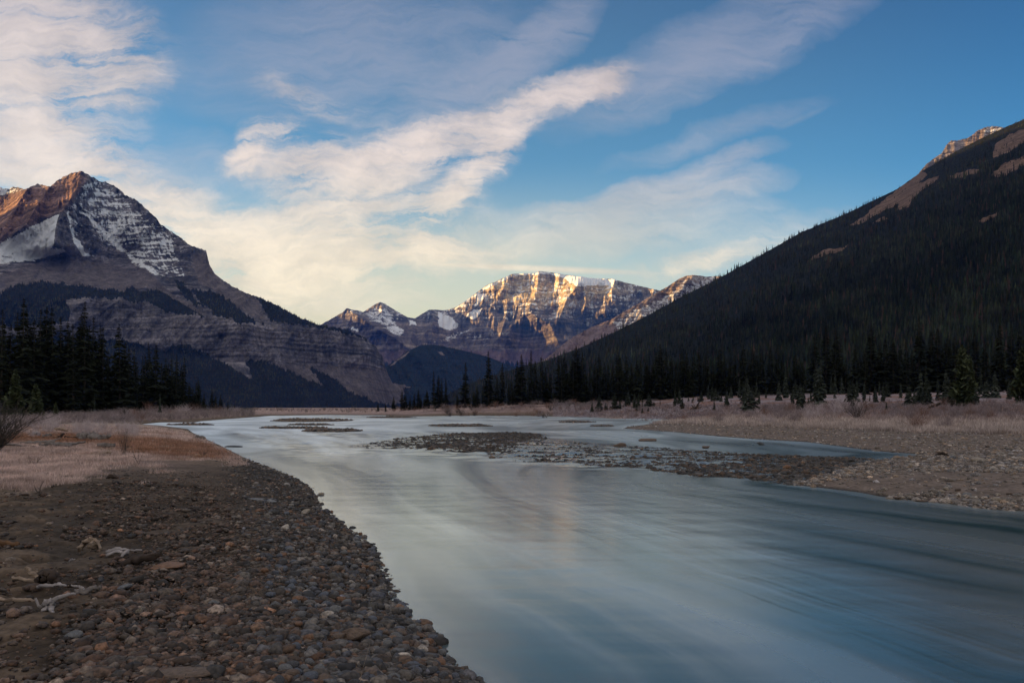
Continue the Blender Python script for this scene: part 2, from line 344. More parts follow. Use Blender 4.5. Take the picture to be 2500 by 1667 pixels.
def l_mask(x, y):
    wx = x+4*fbm(x/30., y/30., 4, 9); wy = y+4*fbm(x/30.+50, y/30., 4, 10)
    forest = np.maximum.reduce([pmask(wx, wy+7*fbm(wx/5., wy/26., 3, 12), q, 4, 9) for q in (F_UP, F_MID, F_MID2, F_RID, F_LOW)])
    talus = pmask(wx, wy, zc([(680, 480), (1120, 930), (1500, 1010), (1900, 1050), (1250, 960), (940, 900), (690, 520)], 0, 380, .421), 6)
    forest = forest*(1-pmask(x, y, CHUTE, 3))
    snow = np.maximum.reduce([pmask(wx, wy, S_A, 8)*(.98+.35*fbm((x+.6*y)/14., y/60., 4, 17)), pmask(wx, wy, S_B, 5)*.95, pmask(wx, wy, S_C, 14)*.58, pmask(wx, wy, S_D, 12)*.84, pmask(x, y, S_TOP, 4)*.85])
    up_ = np.maximum(pmask(wx, wy, S_C, 14), sstep(690, 560, y)*(x < 570)*.7)
    snow = snow + up_*(-.20*led(x, y)*(1-pmask(wx, wy, S_A, 8)) + .34*fbm((x-.45*y)/6., y/22., 4, 14) + .1*fbm(x/45., y/30., 3, 16))
    # a light dusting over all upper rock
    snow = np.maximum(snow, .43*sstep(700, 560, y)*(x < 560))*(1-pmask(x, y, DARKRIB, 3))*(1-.75*pmask(x, y, WARM, 12))
    scree = np.maximum.reduce([pmask(wx, wy, TAN, 10), pmask(x, y, DARKRIB, 3)*.3, talus*.8, pmask(x, y, CHUTE, 3), sstep(880, 900, y)*(x > 640), pmask(wx, wy, c1([(1100, 560), (1200, 560), (1260, 700), (1500, 830), (1540, 960), (1400, 900), (1250, 790), (1150, 740)]), 8)])
    scree = scree*(1-pmask(x, y, CLIFF, 6))
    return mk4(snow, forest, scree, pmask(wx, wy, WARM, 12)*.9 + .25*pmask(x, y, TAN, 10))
def l_tan(x, y):
    t = .62 + 0*x
    cl = pmask(x, y, CLIFF, 8); t = t*(1-cl) + 2.4*cl
    up = sstep(660, 560, y + 0*x)*sstep(520, 420, x); t = np.maximum(t, .62+.65*up)
    t = t*(1-.2*pmask(x, y, TAN, 12)) + 1.0*np.maximum(0, led(x, y))**1.5*sstep(700, 620, y)*(1-pmask(x, y, S_A, 8))*.55
    return t
RIB1 = c1([(475, 90), (440, 200), (370, 315), (330, 420), (318, 512)])
RIB2 = c1([(290, 180), (210, 300), (150, 400), (60, 470)])
RIB3 = c1([(160, 190), (90, 300), (20, 420)])
def l_dep(x, y, t):
    env = np.minimum(t*4, 1)
    d = .012*fbm(x/70., y/110., 5, 21)*env
    # spurs and gullies running down to the right
    u = (x+.95*y)/85.; d = d-.012*ridged(u, (y-x)/400., 4, 31)*env*sstep(1000, 850, y)
    cl = pmask(x, y, CLIFF, 10); d = d-.004*ridged(x/16., y/70., 4, 41)*cl
    up = sstep(640, 560, y)
    d = d-(.0075*ridged(x/22., y/46., 5, 51)+.006*ridged((x+.5*y)/55., y/120., 3, 52))*up
    a = segdist(x, y, RIB1); d = d - .085*np.exp(-a/75.)*sstep(640, 600, y)
    for q, k in ((RIB2, .05), (RIB3, .04)): d = d-k*np.exp(-segdist(x, y, q)/28.)*up
    d = d + .05*sstep(150, -50, x)*up
    # the nose of the cliff turns away at its end
    d = d + .10*sstep(860, 960, x)**2
    return d*np.where(t > .999, 1, 1)
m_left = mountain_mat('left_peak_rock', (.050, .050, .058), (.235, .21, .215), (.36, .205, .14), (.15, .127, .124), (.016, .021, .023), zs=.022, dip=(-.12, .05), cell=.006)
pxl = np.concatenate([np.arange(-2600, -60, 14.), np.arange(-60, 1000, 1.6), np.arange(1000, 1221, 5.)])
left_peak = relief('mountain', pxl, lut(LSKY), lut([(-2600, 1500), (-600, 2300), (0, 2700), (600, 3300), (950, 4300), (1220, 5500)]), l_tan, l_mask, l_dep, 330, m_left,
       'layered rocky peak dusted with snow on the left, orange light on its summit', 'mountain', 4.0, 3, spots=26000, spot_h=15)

# ---- distant massif and its neighbours
FSKY = [(500, 900), (620, 860), (700, 830)] + c2([(230, 515), (400, 420), (430, 390), (500, 405), (550, 415), (620, 370), (670, 345), (710, 360), (780, 405), (870, 455), (920, 462), (1020, 400), (1070, 400), (1130, 405), (1210, 385), (1280, 340), (1430, 228), (1520, 190), (1620, 143), (1780, 138), (1810, 125), (1880, 130), (2000, 150), (2200, 175), (2320, 180), (2352, 182)]) + [(1520, 688), (1570, 700), (1620, 712), (1680, 735), (1800, 790), (2100, 850), (2500, 900)]
f_snow = [(c2([(1080, 400), (1120, 430), (1180, 450), (1235, 500), (1225, 535), (1150, 545), (1085, 520), (1090, 460)]), .95), (c2([(1300, 420), (1360, 390), (1410, 390), (1380, 440), (1340, 475), (1290, 450)]), .95),
          (c2([(1370, 290), (1430, 270), (1410, 330), (1370, 370), (1340, 395), (1360, 330)]), .9), (c2([(870, 465), (930, 480), (935, 515), (880, 515)]), .85),
          (c2([(690, 525), (780, 510), (860, 550), (820, 590), (760, 580)]), .7), (c2([(560, 420), (640, 380), (720, 380), (760, 440), (800, 520), (720, 520), (600, 480)]), .62), (c2([(390, 515), (470, 510), (520, 540), (520, 575), (470, 550), (400, 530)]), .6),
          (c2([(1780, 130), (1880, 130), (2000, 150), (2352, 182), (2352, 225), (2230, 225), (2080, 235), (1980, 175), (1880, 145), (1640, 158), (1620, 140)]), 1.0), (c2([(1430, 228), (1620, 143), (1600, 175), (1440, 250), (1200, 405), (1200, 395)]), .85),
          (c2([(1700, 340), (1900, 200), (2050, 280), (1900, 480), (1840, 470), (1720, 420)]), .43), (c2([(1100, 600), (1200, 570), (1500, 540), (1650, 560), (1500, 660), (1300, 620)]), .42), (c2([(990, 612), (1080, 630), (1120, 615), (1200, 560), (1330, 540), (1180, 620), (1050, 640)]), .6),
          (c2([(2060, 440), (2352, 420), (2352, 470), (2150, 530), (2090, 510)]), .36)]
def f_mask(x, y):
    wx = x+3*fbm(x/16., y/16., 4, 19); wy = y+3*fbm(x/16.+50, y/16., 4, 20); s = 0*x
    for q, k in f_snow: s = np.maximum(s, k*pmask(wx, wy, q, 4))
    s = np.maximum(s, .44*sstep(810, 760, y)+.2*fbm(x/9., y/30., 3, 15))-  .25*fbm(x/70., (y+4*fbm(x/40., y/40., 2, 5))/3.6, 3, 4)*sstep(830, 790, y)*(s < .6)
    sc = sstep(845, 865, y+8*fbm(x/30., y/30., 4, 5))*.9
    fo = sstep(872, 905, y+22*fbm(x/14., y/60., 4, 8)) 
    return mk4(s, fo, sc, .45*sstep(770, 700, y)+.45*pmask(wx, wy, c2([(1500, 150), (2352, 190), (2352, 300), (1950, 420), (1450, 330)]), 10))  # sunlight painted in: golden rock along the lit crest
def f_tan(x, y):
    wall = sstep(1100, 1180, x)*sstep(830, 770, y); t = .60+1.1*wall
    t = np.where(y < 705-.0*x, t*.8, t)
    return t + 0.6*np.maximum(0, 2.5*fbm(x/70., (y+4*fbm(x/40., y/40., 2, 5))/3.6, 3, 4))*wall
FR = [(c2([(1620, 143), (1500, 330), (1440, 430)]), .02, 30), (c2([(2090, 215), (2010, 330), (1950, 480)]), .06, 34), (c2([(2350, 190), (2320, 330), (2280, 420)]), .05, 30), (c2([(2200, 200), (2170, 300), (2140, 380)]), .02, 16), (c2([(1810, 125), (1790, 260), (1730, 420), (1480, 640), (1400, 900)]), .03, 30), (c2([(1745, 420), (1900, 520), (2000, 760)]), .05, 40), (c2([(670, 345), (690, 450), (640, 560)]), .03, 26), (c2([(430, 390), (560, 480), (800, 620), (900, 700)]), .05, 35), (c2([(1020, 400), (1060, 470), (1000, 560)]), .03, 20)]
def f_dep(x, y, t):
    env = np.minimum(t*4, 1); d = .02*fbm(x/60., y/80., 5, 61)*env
    d = d-.010*ridged(x/24.+y/160., y/90., 5, 71)*env - .0035*ridged(x/9., y/30., 4, 72)*sstep(860, 800, y)
    for q, k, w in FR: d = d-k*np.exp(-segdist(x, y, q)/w)
    d = d - .10*sstep(760, 900, y)*0
    return d
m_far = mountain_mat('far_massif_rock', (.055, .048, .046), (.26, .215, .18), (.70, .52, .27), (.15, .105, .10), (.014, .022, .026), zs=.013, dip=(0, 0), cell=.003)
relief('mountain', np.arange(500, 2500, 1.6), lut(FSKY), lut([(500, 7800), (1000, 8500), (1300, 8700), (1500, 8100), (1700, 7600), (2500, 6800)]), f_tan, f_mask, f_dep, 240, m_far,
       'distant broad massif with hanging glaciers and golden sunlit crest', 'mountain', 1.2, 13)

# ---- dark forested hill in front of it, in the gap of the valley
HSKY = c2([(300, 960), (500, 900), (700, 812), (760, 780), (860, 700), (960, 655), (1060, 650), (1160, 670), (1300, 700), (1450, 740), (1600, 800), (1750, 860), (1900, 930), (2200, 1000)])
relief('hill', np.arange(800, 1460, 2.5), lut(HSKY), lut([(800, 4800), (1450, 5400)]), lambda x, y: .52+0*x,
       lambda x, y: mk4(0*x, 1-.8*pmask(x+5*fbm(x/20., y/20., 3, 2), y, c2([(720, 812), (760, 780), (860, 705), (900, 690), (830, 750), (760, 800)]), 4)-.9*pmask(x, y, c2([(1080, 700), (1110, 700), (1140, 730), (1110, 728)]), 3), .6+0*x, 0*x),
       lambda x, y, t: (.02*fbm(x/60., y/60., 5, 81)-.012*ridged((x-.6*y)/50., y/300., 4, 82))*np.minimum(t*4, 1), 110,
       mountain_mat('forested_hill', (.1, .09, .09), (.2, .17, .16), (.3, .2, .15), (.2, .16, .15), (.018, .030, .036), cell=.005),
       'dark forested hill filling the valley gap below the distant massif', 'hill', 1.0, 23, spots=7000, spot_h=18)

# ---- snowy ridge behind the right slope
c3 = lambda pts: zc(pts, 1300, 620, .2976)
RSKY = c3([(-200, 1050), (-60, 960), (120, 850), (300, 700), (480, 600), (640, 540), (740, 480), (880, 400), (1000, 330), (1120, 260), (1200, 205), (1270, 178), (1310, 172), (1390, 180), (1430, 190), (1520, 180), (1600, 185), (1800, 250), (2100, 330), (3000, 500)])
def r_mask(x, y):
    wx = x+3*fbm(x/16., y/16., 4, 19); wy = y+3*fbm(x/16.+50, y/16., 4, 20)
    s = np.maximum(pmask(wx, wy, c3([(640, 560), (800, 470), (1000, 380), (1250, 260), (1300, 180), (1500, 170), (1500, 260), (1200, 400), (900, 560), (700, 640)]), 6)*.55, pmask(wx, wy, c3([(1200, 260), (1270, 178), (1600, 180), (1600, 240), (1230, 310)]), 4)*.5)
    return mk4(s, 0*x, .7*sstep(790, 830, y)+.5*sstep(1560, 1500, x), .6*sstep(720, 690, y+.3*(x-1650)))
relief('mountain', np.arange(1240, 2300, 1.8), lut(RSKY), lut([(1240, 4200), (1500, 4200), (2300, 4500)]), lambda x, y: .66+.3*sstep(760, 700, y), r_mask,
       lambda x, y, t: (.02*fbm(x/60., y/60., 5, 91)-.014*ridged((x+.7*y)/45., (y-x)/300., 5, 92)-.02*np.exp(-segdist(x, y, c3([(1310, 172), (1200, 300), (1000, 470), (760, 640)]))/22.))*np.minimum(t*4, 1), 150,
       mountain_mat('snowy_ridge_rock', (.11, .09, .09), (.30, .24, .22), (.48, .33, .2), (.25, .18, .17), (.02, .03, .03), zs=.03, cell=.008),
       'sunlit snowy ridge rising behind the dark forested slope on the right', 'mountain', 1.5, 33)

# ---- rocky tip above the right slope
c4 = lambda pts: zc(pts, 1700, 250, .5165)
TSKY = c4([(800, 560), (1000, 400), (1080, 300), (1110, 275), (1160, 240), (1180, 205), (1205, 180), (1235, 182), (1255, 174), (1280, 172), (1330, 135), (1365, 118), (1400, 113), (1440, 116), (1500, 130), (1600, 120), (1800, 100), (2400, 150)])
relief('mountain', np.arange(2100, 3000, 2.), lut(TSKY), lut([(2100, 1700), (3000, 1500)]), lambda x, y: .75+0*x,
       lambda x, y: mk4(.34*sstep(360, 320, y)+.2*(x > 2400), 0*x, .2+0*x, .5*sstep(2330, 2370, x)),
       lambda x, y, t: (.02*fbm(x/60., y/60., 5, 91)-.012*ridged(x/22., y/50., 5, 95)), 90,
       mountain_mat('rocky_tip', (.12, .10, .10), (.30, .25, .24), (.45, .30, .19), (.3, .22, .18), (.02, .03, .03), zs=.03, cell=.01),
       'small jagged rock summit peeking over the top of the right slope', 'mountain', 2.5, 43)

# ---- forested slope on the right
SSKY = [(1010, 992), (1060, 975), (1094, 963), (1142, 938), (1210, 914), (1278, 894), (1339, 878), (1419, 848), (1508, 807), (1592, 764), (1672, 720), (1746, 684), (1855, 624), (1958, 566), (2061, 524), (2190, 462), (2258, 414), (2330, 372), (2400, 336), (2475, 302), (2500, 292), (2700, 215), (3000, 130), (3400, 90), (4200, 60), (6000, 100)]
BARE = [c4([(720, 590), (900, 450), (1060, 328), (1100, 340), (1040, 388), (1150, 343), (1140, 368), (1050, 425), (1000, 500), (950, 512), (960, 480), (870, 522), (780, 572)]), c4([(825, 578), (880, 532), (905, 548)]), c4([(520, 752), (600, 700), (722, 675), (690, 702), (600, 728)]),
        c4([(1410, 205), (1480, 150), (1549, 125), (1800, 60), (1800, 120), (1549, 190), (1470, 238), (1400, 262)]), c4([(1390, 348), (1450, 290), (1549, 255), (1800, 180), (1800, 230), (1549, 302), (1440, 352)]), c4([(1190, 350), (1300, 315), (1350, 318), (1340, 335), (1200, 365)]), c4([(1330, 560), (1420, 520), (1440, 530), (1350, 572)])]
def bare(x, y):
    b = 0*x
    wx = x+5*fbm(x/18., y/18., 4, 77); wy = y+5*fbm(x/18.+9, y/18., 4, 78)
    for q in BARE: b = np.maximum(b, pmask(wx, wy, q, 3))
    return b
_sk = lut(SSKY); DF = lut([(1010, 2600), (1094, 2300), (1200, 1500), (1500, 950), (2000, 680), (2500, 560), (6000, 300)]); DR = lut([(1010, 2900), (1094, 3200), (1500, 2950), (1750, 2500), (2500, 1900), (6000, 1200)])
def s_tan(x, y):                                   # steady slope from foot to ridge
    vr = (HY-_sk(x))/F; Df, Dr = DF(x), DR(x); s = vr*Dr/(Dr-Df); return np.clip(s, .2, 2.)
def s_dep(x, y, t):
    q = (y-975) + .485*(x-1080)                    # lines running up the valley side
    return (-.03*ridged(q/150., x/1500., 3, 101)-.015*ridged(q/50., x/900., 3, 103) + .012*fbm(x/60., y/60., 4, 102))*np.minimum(t*3, 1)*np.minimum((1-t)*3+.15, 1)
m_slope = mountain_mat('slope_ground', (.10, .085, .08), (.26, .21, .19), (.28, .17, .12), (.23, .145, .105), (.012, .016, .012), cell=.02)
slope, SV, SPX, SPY = relief('forested_slope', np.concatenate([np.arange(1010, 2600, 3.), np.arange(2600, 6000, 14.)]), _sk, DF, s_tan,
       lambda x, y: mk4(0*x, 1-bare(x, y), .75+0*x, .5+0*x), s_dep, 260, m_slope, 'steep dark forested mountainside on the right with bare brown patches', 'hill', 1.5, 53, y0=992)

# ---- unseen range added beyond the left edge, heights set to shade valley and massif
def shade_range():
    Y = np.linspace(-6000, 15500, 200); nx = 60; s = np.linspace(-1, 1, nx)
    xc = np.interp(Y, [-6000, 2200, 5000, 9000, 15500], [-3300, -3500, -5300, -8000, -12300])
    H = np.interp(Y, [-6000, 0, 2500, 5000, 9000, 12000, 15500], RANGE_H)
    YY = np.repeat(Y[:, None], nx, 1); XX = xc[:, None]+s[None]*1700
    Z = H[:, None]*(1-np.abs(s[None]))**.9*(.92+.05*ridged(YY/1500., XX/1500., 5, 7)) + 120*fbm(YY/500., XX/500., 4, 8)*(1-np.abs(s[None]))
    Z = np.maximum(Z, -.8)
    me = mesh_np('mountain', np.stack([XX, YY, Z], -1).reshape(-1, 3), grid_faces(200, nx), mask=np.tile(np.array([[.3, 0, .3, .2]]), (200*nx, 1)), mats=[m_left])
    link('mountain', me, kind='structure', label='unseen mountain range added beyond the left edge to shade the valley', category='mountain')
RANGE_H = [1350, 1350, 1350, 1350, 2000, 2350, 2350]
shade_range()

# ------------------------------------------------------------------ river outline
def W_(pts): return [g2w(*p) for p in pts]
RIVER = W_([(3300, 1900), (3300, 1345), (2700, 1272), (2500, 1247), (2416, 1242), (2294, 1226), (2184, 1217), (2084, 1200), (1985, 1188), (1930, 1183), (1990, 1165), (2060, 1145), (2140, 1123), (2256, 1110), (2140, 1101), (2056, 1090), (1974, 1079), (1863, 1073), (1753, 1065), (1642, 1054), (1520, 1046), (1530, 1042), (1580, 1036), (1657, 1029), (1640, 1024), (1560, 1021), (1500, 1022), (1440, 1018), (1350, 1016.5), (1290, 1014.5), (1200, 1014.5),
            (1150, 1013.5), (1060, 1015.5), (1010, 1016), (950, 1016), (940, 1014), (799, 1013), (663, 1014.5), (595, 1020), (540, 1024), (490, 1028), (476, 1031), (391, 1031), (316, 1038.5), (330, 1041), (420, 1042), (459, 1047), (471, 1056), (500, 1070), (534, 1085), (560, 1098), (591, 1114), (618, 1127), (668, 1144.5), (721, 1167.5), (756, 1188), (773, 1209), (783, 1240), (813, 1261), (852, 1293), (880, 1315), (918, 1352), (922, 1377), (949, 1428), (952, 1464), (987, 1510), (1035, 1536), (1062, 1576), (1070, 1607), (1120, 1640), (1148, 1667), (1200, 1760), (1260, 1900)])
RLEFT = min(range(len(RIVER)), key=lambda i: abs(RIVER[i][0]-g2w(940, 1014)[0])+abs(RIVER[i][1]-g2w(940, 1014)[1]))
def isl(cx, cy, rx, ry, n=14):
    return W_([(cx+rx*math.cos(a)*(1+.15*math.sin(3*a+cx)), cy+ry*math.sin(a)) for a in [2*math.pi*k/n for k in range(n)]])
ISLANDS = [isl(755, 1025.5, 100, 4.5), isl(760, 1037, 55, 1.3), isl(720, 1045, 82, 1.7), isl(805, 1051, 72, 4), isl(950, 1018.7, 62, 1.6), isl(1130, 1039, 78, 2.6), isl(1403, 1030, 45, 1.8), isl(1470, 1040, 26, 1.0), isl(470, 1037, 58, 1.2)]
SHALLOW1 = W_([(800, 1092), (880, 1082), (959, 1070), (1089, 1057), (1242, 1054), (1340, 1058), (1345, 1070), (1290, 1085), (1260, 1100), (1204, 1107), (1127, 1106), (974, 1096), (878, 1096)])
SHALLOW2 = W_([(1150, 1118), (1190, 1098), (1240, 1078), (1340, 1066), (1450, 1080), (1532, 1086), (1753, 1101), (1891, 1109), (2060, 1115), (2140, 1120), (2060, 1145), (1990, 1165), (1930, 1183), (1863, 1178), (1786, 1170), (1681, 1165), (1532, 1146), (1400, 1138)])
RAPID = W_([(480, 1058), (700, 1052), (900, 1056), (1100, 1052), (1300, 1076), (1500, 1084), (1800, 1100), (2000, 1115), (1900, 1170), (1600, 1158), (1300, 1142), (1100, 1125), (900, 1110), (700, 1118), (560, 1090)])
TABP = np.array([-700, 0, 600, 900, 1100, 1300, 1500, 1800, 2100, 2500, 3400.])
TABD = np.array([0, 30, 55, 75, 100, 150, 220, 400, 700, 3000.])
TABZ = np.array([[.45, .6, .7, .8, 1.0, 1.4, 1.7, 2.2, 2.4, 3], [.45, .55, .6, .7, .9, 1.2, 1.5, 2., 2.2, 3], [.4, .4, .45, .5, .6, .7, .9, 1.2, 1.3, 1.6], [.3, .3, .3, .3, .4, .5, .7, 1.0, 1.2, 1.5], [.3, .3, .3, .3, .4, .6, 1.9, 3.0, 3.5, 4],
                 [.3, .3, .3, .3, .4, .8, 3.2, 4.6, 6., 12], [.3, .3, .3, .4, .7, 2.0, 5.0, 8., 14, 40], [.3, .3, .45, .8, 1.6, 3.8, 6.4, 11., 20, 60], [.3, .3, .6, 1.2, 2.4, 4.8, 7.4, 13., 24, 80], [.3, .36, .85, 2., 3.1, 5.4, 8., 14., 26, 80], [.3, .4, 1., 2.4, 3.6, 6., 9., 15., 28, 80]])
def table(px, D):
    px = np.clip(px, TABP[0], TABP[-1]); D = np.clip(D, 0, 3000)
    i = np.clip(np.searchsorted(TABP, px)-1, 0, len(TABP)-2); j = np.clip(np.searchsorted(TABD, D)-1, 0, len(TABD)-2)
    a = (px-TABP[i])/(TABP[i+1]-TABP[i]); b = (D-TABD[j])/(TABD[j+1]-TABD[j]); a = a*a*(3-2*a)
    return (TABZ[i, j]*(1-b)+TABZ[i, j+1]*b)*(1-a) + (TABZ[i+1, j]*(1-b)+TABZ[i+1, j+1]*b)*a
def ground(X, Y, parts=False):
    X = np.asarray(X, float); Y = np.asarray(Y, float); Yc = np.maximum(Y, 1.5)
    px = CX + X/Yc*F
    d = -sdf(X, Y, RIVER)                               # >0 on land
    far = Y > 320; d = np.where(far, 60., d); d = np.where(Y < 1.6, np.where(X > .2*1, -.8, 1.), d)
    for q in ISLANDS:
        near = d < 0
        di = sdf(X, Y, q); di = di+.25*np.minimum(1, 1)*0
        d = np.maximum(d, np.where(near, np.minimum(di, 1.2)*.5, -9e9))
    T = table(px, Y)
    T = T + .05*fbm(X/3., Y/3., 4, 11)*sstep(0, 6, d) + .012*fbm(X/.5, Y/.5, 3, 12) + .35*fbm(X/45., Y/45., 3, 15)*sstep(30, 90, Y)*sstep(3, 30, d)
    leftb = sstep(900, 700, px)*(Y < 60)
    w = np.interp(Y, [0, 10, 40, 100, 300], [1.0, 1.3, 2.5, 6., 14.])         # width of the bank
    w = np.where(px > 1400, w*2.2, w)
    z = np.where(d > 0, T*(1-np.exp(-np.maximum(d, 0)/w*1.5)) , np.maximum(d*.35, -.5))
    for q, lo, hi in ((SHALLOW1, -.035, .01), (SHALLOW2, -.05, .03)):
        s = sdf(X, Y, q); m_ = sstep(-.8, .8, s)
        bed = np.interp(px, [1200, 1500, 1900, 2100], [-.03, -.022, .005, .035]) if q is SHALLOW2 else np.interp(px, [850, 1000, 1300], [-.04, .012, .008])
        z = np.where((z < .05), np.maximum(z, bed*m_+z*(1-m_)+.03*fbm(X/1.1, Y/1.1, 3, 14)*m_), z)
    if parts: return z, d, px
    return z
def ground1(X, Y): return float(ground(np.array([X]), np.array([Y]))[0])

# zones of the floor in photo pixels (approximate; looked up through world position)
GRASSL = W_([(-900, 1200), (-200, 1190), (0, 1235), (120, 1228), (200, 1222), (240, 1190), (290, 1160), (330, 1146), (420, 1150), (560, 1148), (600, 1125), (560, 1098), (530, 1085), (500, 1072), (470, 1060), (380, 1047), (300, 1043), (150, 1040), (-900, 1036)])
ORANGE = W_([(-300, 1090), (0, 1086), (100, 1078), (250, 1078), (330, 1088), (430, 1086), (540, 1092), (595, 1130), (560, 1146), (420, 1143), (300, 1130), (200, 1110), (0, 1110), (-300, 1120)])
COBBLE = W_([(560, 1120), (620, 1128), (720, 1168), (775, 1210), (852, 1293), (920, 1365), (950, 1450), (1040, 1540), (1070, 1610), (1150, 1667), (1300, 1900), (600, 1900), (700, 1667), (690, 1560), (640, 1450), (620, 1340), (590, 1240), (560, 1180)])
def zones(X, Y, px, z, d):
    """frosted grass, orange grass, cobbles, meadow, mud"""
    wx = X+.9*fbm(X/1.6, Y/1.6, 4, 33); wy = Y+2.4*fbm(X/1.6+7, Y/2., 4, 34)
    gl = sstep(-.5, .5, sdf(wx, wy, GRASSL)); gl = np.maximum(gl, .8*sstep(-3.2, -.3, sdf(X, Y, GRASSL))*sstep(.18, .42, fbm(X/.9, Y/1.8, 4, 35))); og = sstep(-1.2, 1.2, sdf(wx, wy, ORANGE)+1.2*fbm(X/1.2, Y/2.4, 4, 39))*gl*.85
    og = np.clip(og + gl*.6*sstep(.1, .5, fbm(X/3., Y/5., 3, 37)), 0, 1)*gl
    cb = sstep(-.25, .25, sdf(wx, wy, COBBLE))
    return gl, og, cb
def ground_sheet():
    D = np.concatenate([[-4000, -200, -20, 1.2], np.geomspace(1.6, 330, 860), np.geomspace(345, 19000, 60)])
    px = np.concatenate([np.arange(-4200, -300, 60.), np.arange(-300, 2800, 4.), np.arange(2800, 7200, 60.)])
    DD = np.repeat(D[:, None], len(px), 1); PX = np.repeat(px[None], len(D), 0)
    X = (PX-CX)/F*np.maximum(np.abs(DD), 1.6); X = np.clip(X, -18000, 18000)
    z, d, _ = ground(X, DD, True)
    P = CX+X/np.maximum(DD, 1.5)*F
    gl, og, cb = zones(X, DD, P, z, d)
    # sand ripples and gouges on the near left bank
    sandy = sstep(1.5, 2.6, d)*(1-gl)*(DD < 16)*(P < 900)
    z = z + sandy*(.022*fbm(X/.30, DD/.7, 4, 55) - .06*sstep(.75, 1.25, ridged(X/1.1, DD/.7, 3, 56)) + .035*fbm(X/.9, DD/.8, 2, 58))
    z = z + cb*.03*fbm(X/.25, DD/.25, 3, 57)
    z = np.where(DD > 700, np.minimum(z, 1.2+0*z) if False else z, z)
    n1 = fbm(X/.8, DD/.8, 4, 61); n2 = fbm(X/6., DD/12., 4, 62)
    c = np.zeros(X.shape+(3,)); 
    def setc(m_, col): 
        c[...] = c*(1-m_[..., None]) + np.array(col)*m_[..., None]
    setc(np.ones_like(X), (.118, .084, .060))                                   # sand and mud
    setc(sandy*sstep(.8, 1.3, ridged(X/1.1, DD/.7, 3, 56))*.8, (.045, .034, .026)); setc(sstep(-.1, .5, n1)*(1-gl)*(DD < 26)*.5, (.075, .055, .042))
    setc(cb*.8, (.022, .019, .017))  # near-black ground between cobbles, crevice shade put into the colour
    setc(gl, (.33, .25, .205)); setc(og*(.35+.65*sstep(-.3, .3, n1+n2)), (.22, .115, .058)); setc((1-gl)*(DD < 22)*(P > 120)*sstep(.8, 2.0, d)*.55, (.05, .038, .030))  # last layer darkens the gravel ground, painting shade in its gaps
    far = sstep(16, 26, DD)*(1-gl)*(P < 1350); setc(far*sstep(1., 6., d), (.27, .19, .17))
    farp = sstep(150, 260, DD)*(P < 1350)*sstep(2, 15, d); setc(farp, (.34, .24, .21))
    right = (P >= 1350)*1.
    mr = sstep(960, 1080, P)*(P < 1420)*sstep(2, 12, d)*sstep(110, 150, DD); setc(mr*sstep(-.5, .3, n2+.4*n1), (.12, .078, .07))
    gr = right*1.; setc(right*(DD > 12), (.155, .118, .098))     # right gravel bar
    gline = lut([(1350, 120), (1500, 105), (1700, 76), (1950, 62), (2130, 55), (2300, 48), (2600, 44), (7000, 40)])(P)
    gz = right*sstep(-3, 3, DD-gline+3*n2); setc(gz, (.30, .215, .185))
    md = right*sstep(0, 14, DD-gline*1.32+5*n2); setc(md, (.25, .205, .22)); setc(md*sstep(.05, .45, n1+n2*.6), (.14, .09, .08))
    setc(right*sstep(0, 6, DD-gline*1.5)*sstep(0, .35, n2)*.7, (.21, .095, .06))
    setc((P > 2050)*sstep(0, 5, DD-gline*1.15)*sstep(80, 60, DD)*.8, (.24, .11, .07))
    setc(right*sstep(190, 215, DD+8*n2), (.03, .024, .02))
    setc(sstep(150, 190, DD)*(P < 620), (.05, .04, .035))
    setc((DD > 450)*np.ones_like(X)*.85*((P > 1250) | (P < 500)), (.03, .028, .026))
    wet = sstep(.05, .0, z); setc(wet, (.045, .038, .034))
    c *= (1+.45*np.clip(n1, -1, 1))[..., None]
    m_ = col_mat('valley_floor', 9., .45, .95, .15, .02, detail=8)
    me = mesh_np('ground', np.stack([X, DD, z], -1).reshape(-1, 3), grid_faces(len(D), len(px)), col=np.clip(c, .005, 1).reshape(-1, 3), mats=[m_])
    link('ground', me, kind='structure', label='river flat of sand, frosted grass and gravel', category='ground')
ground_sheet()

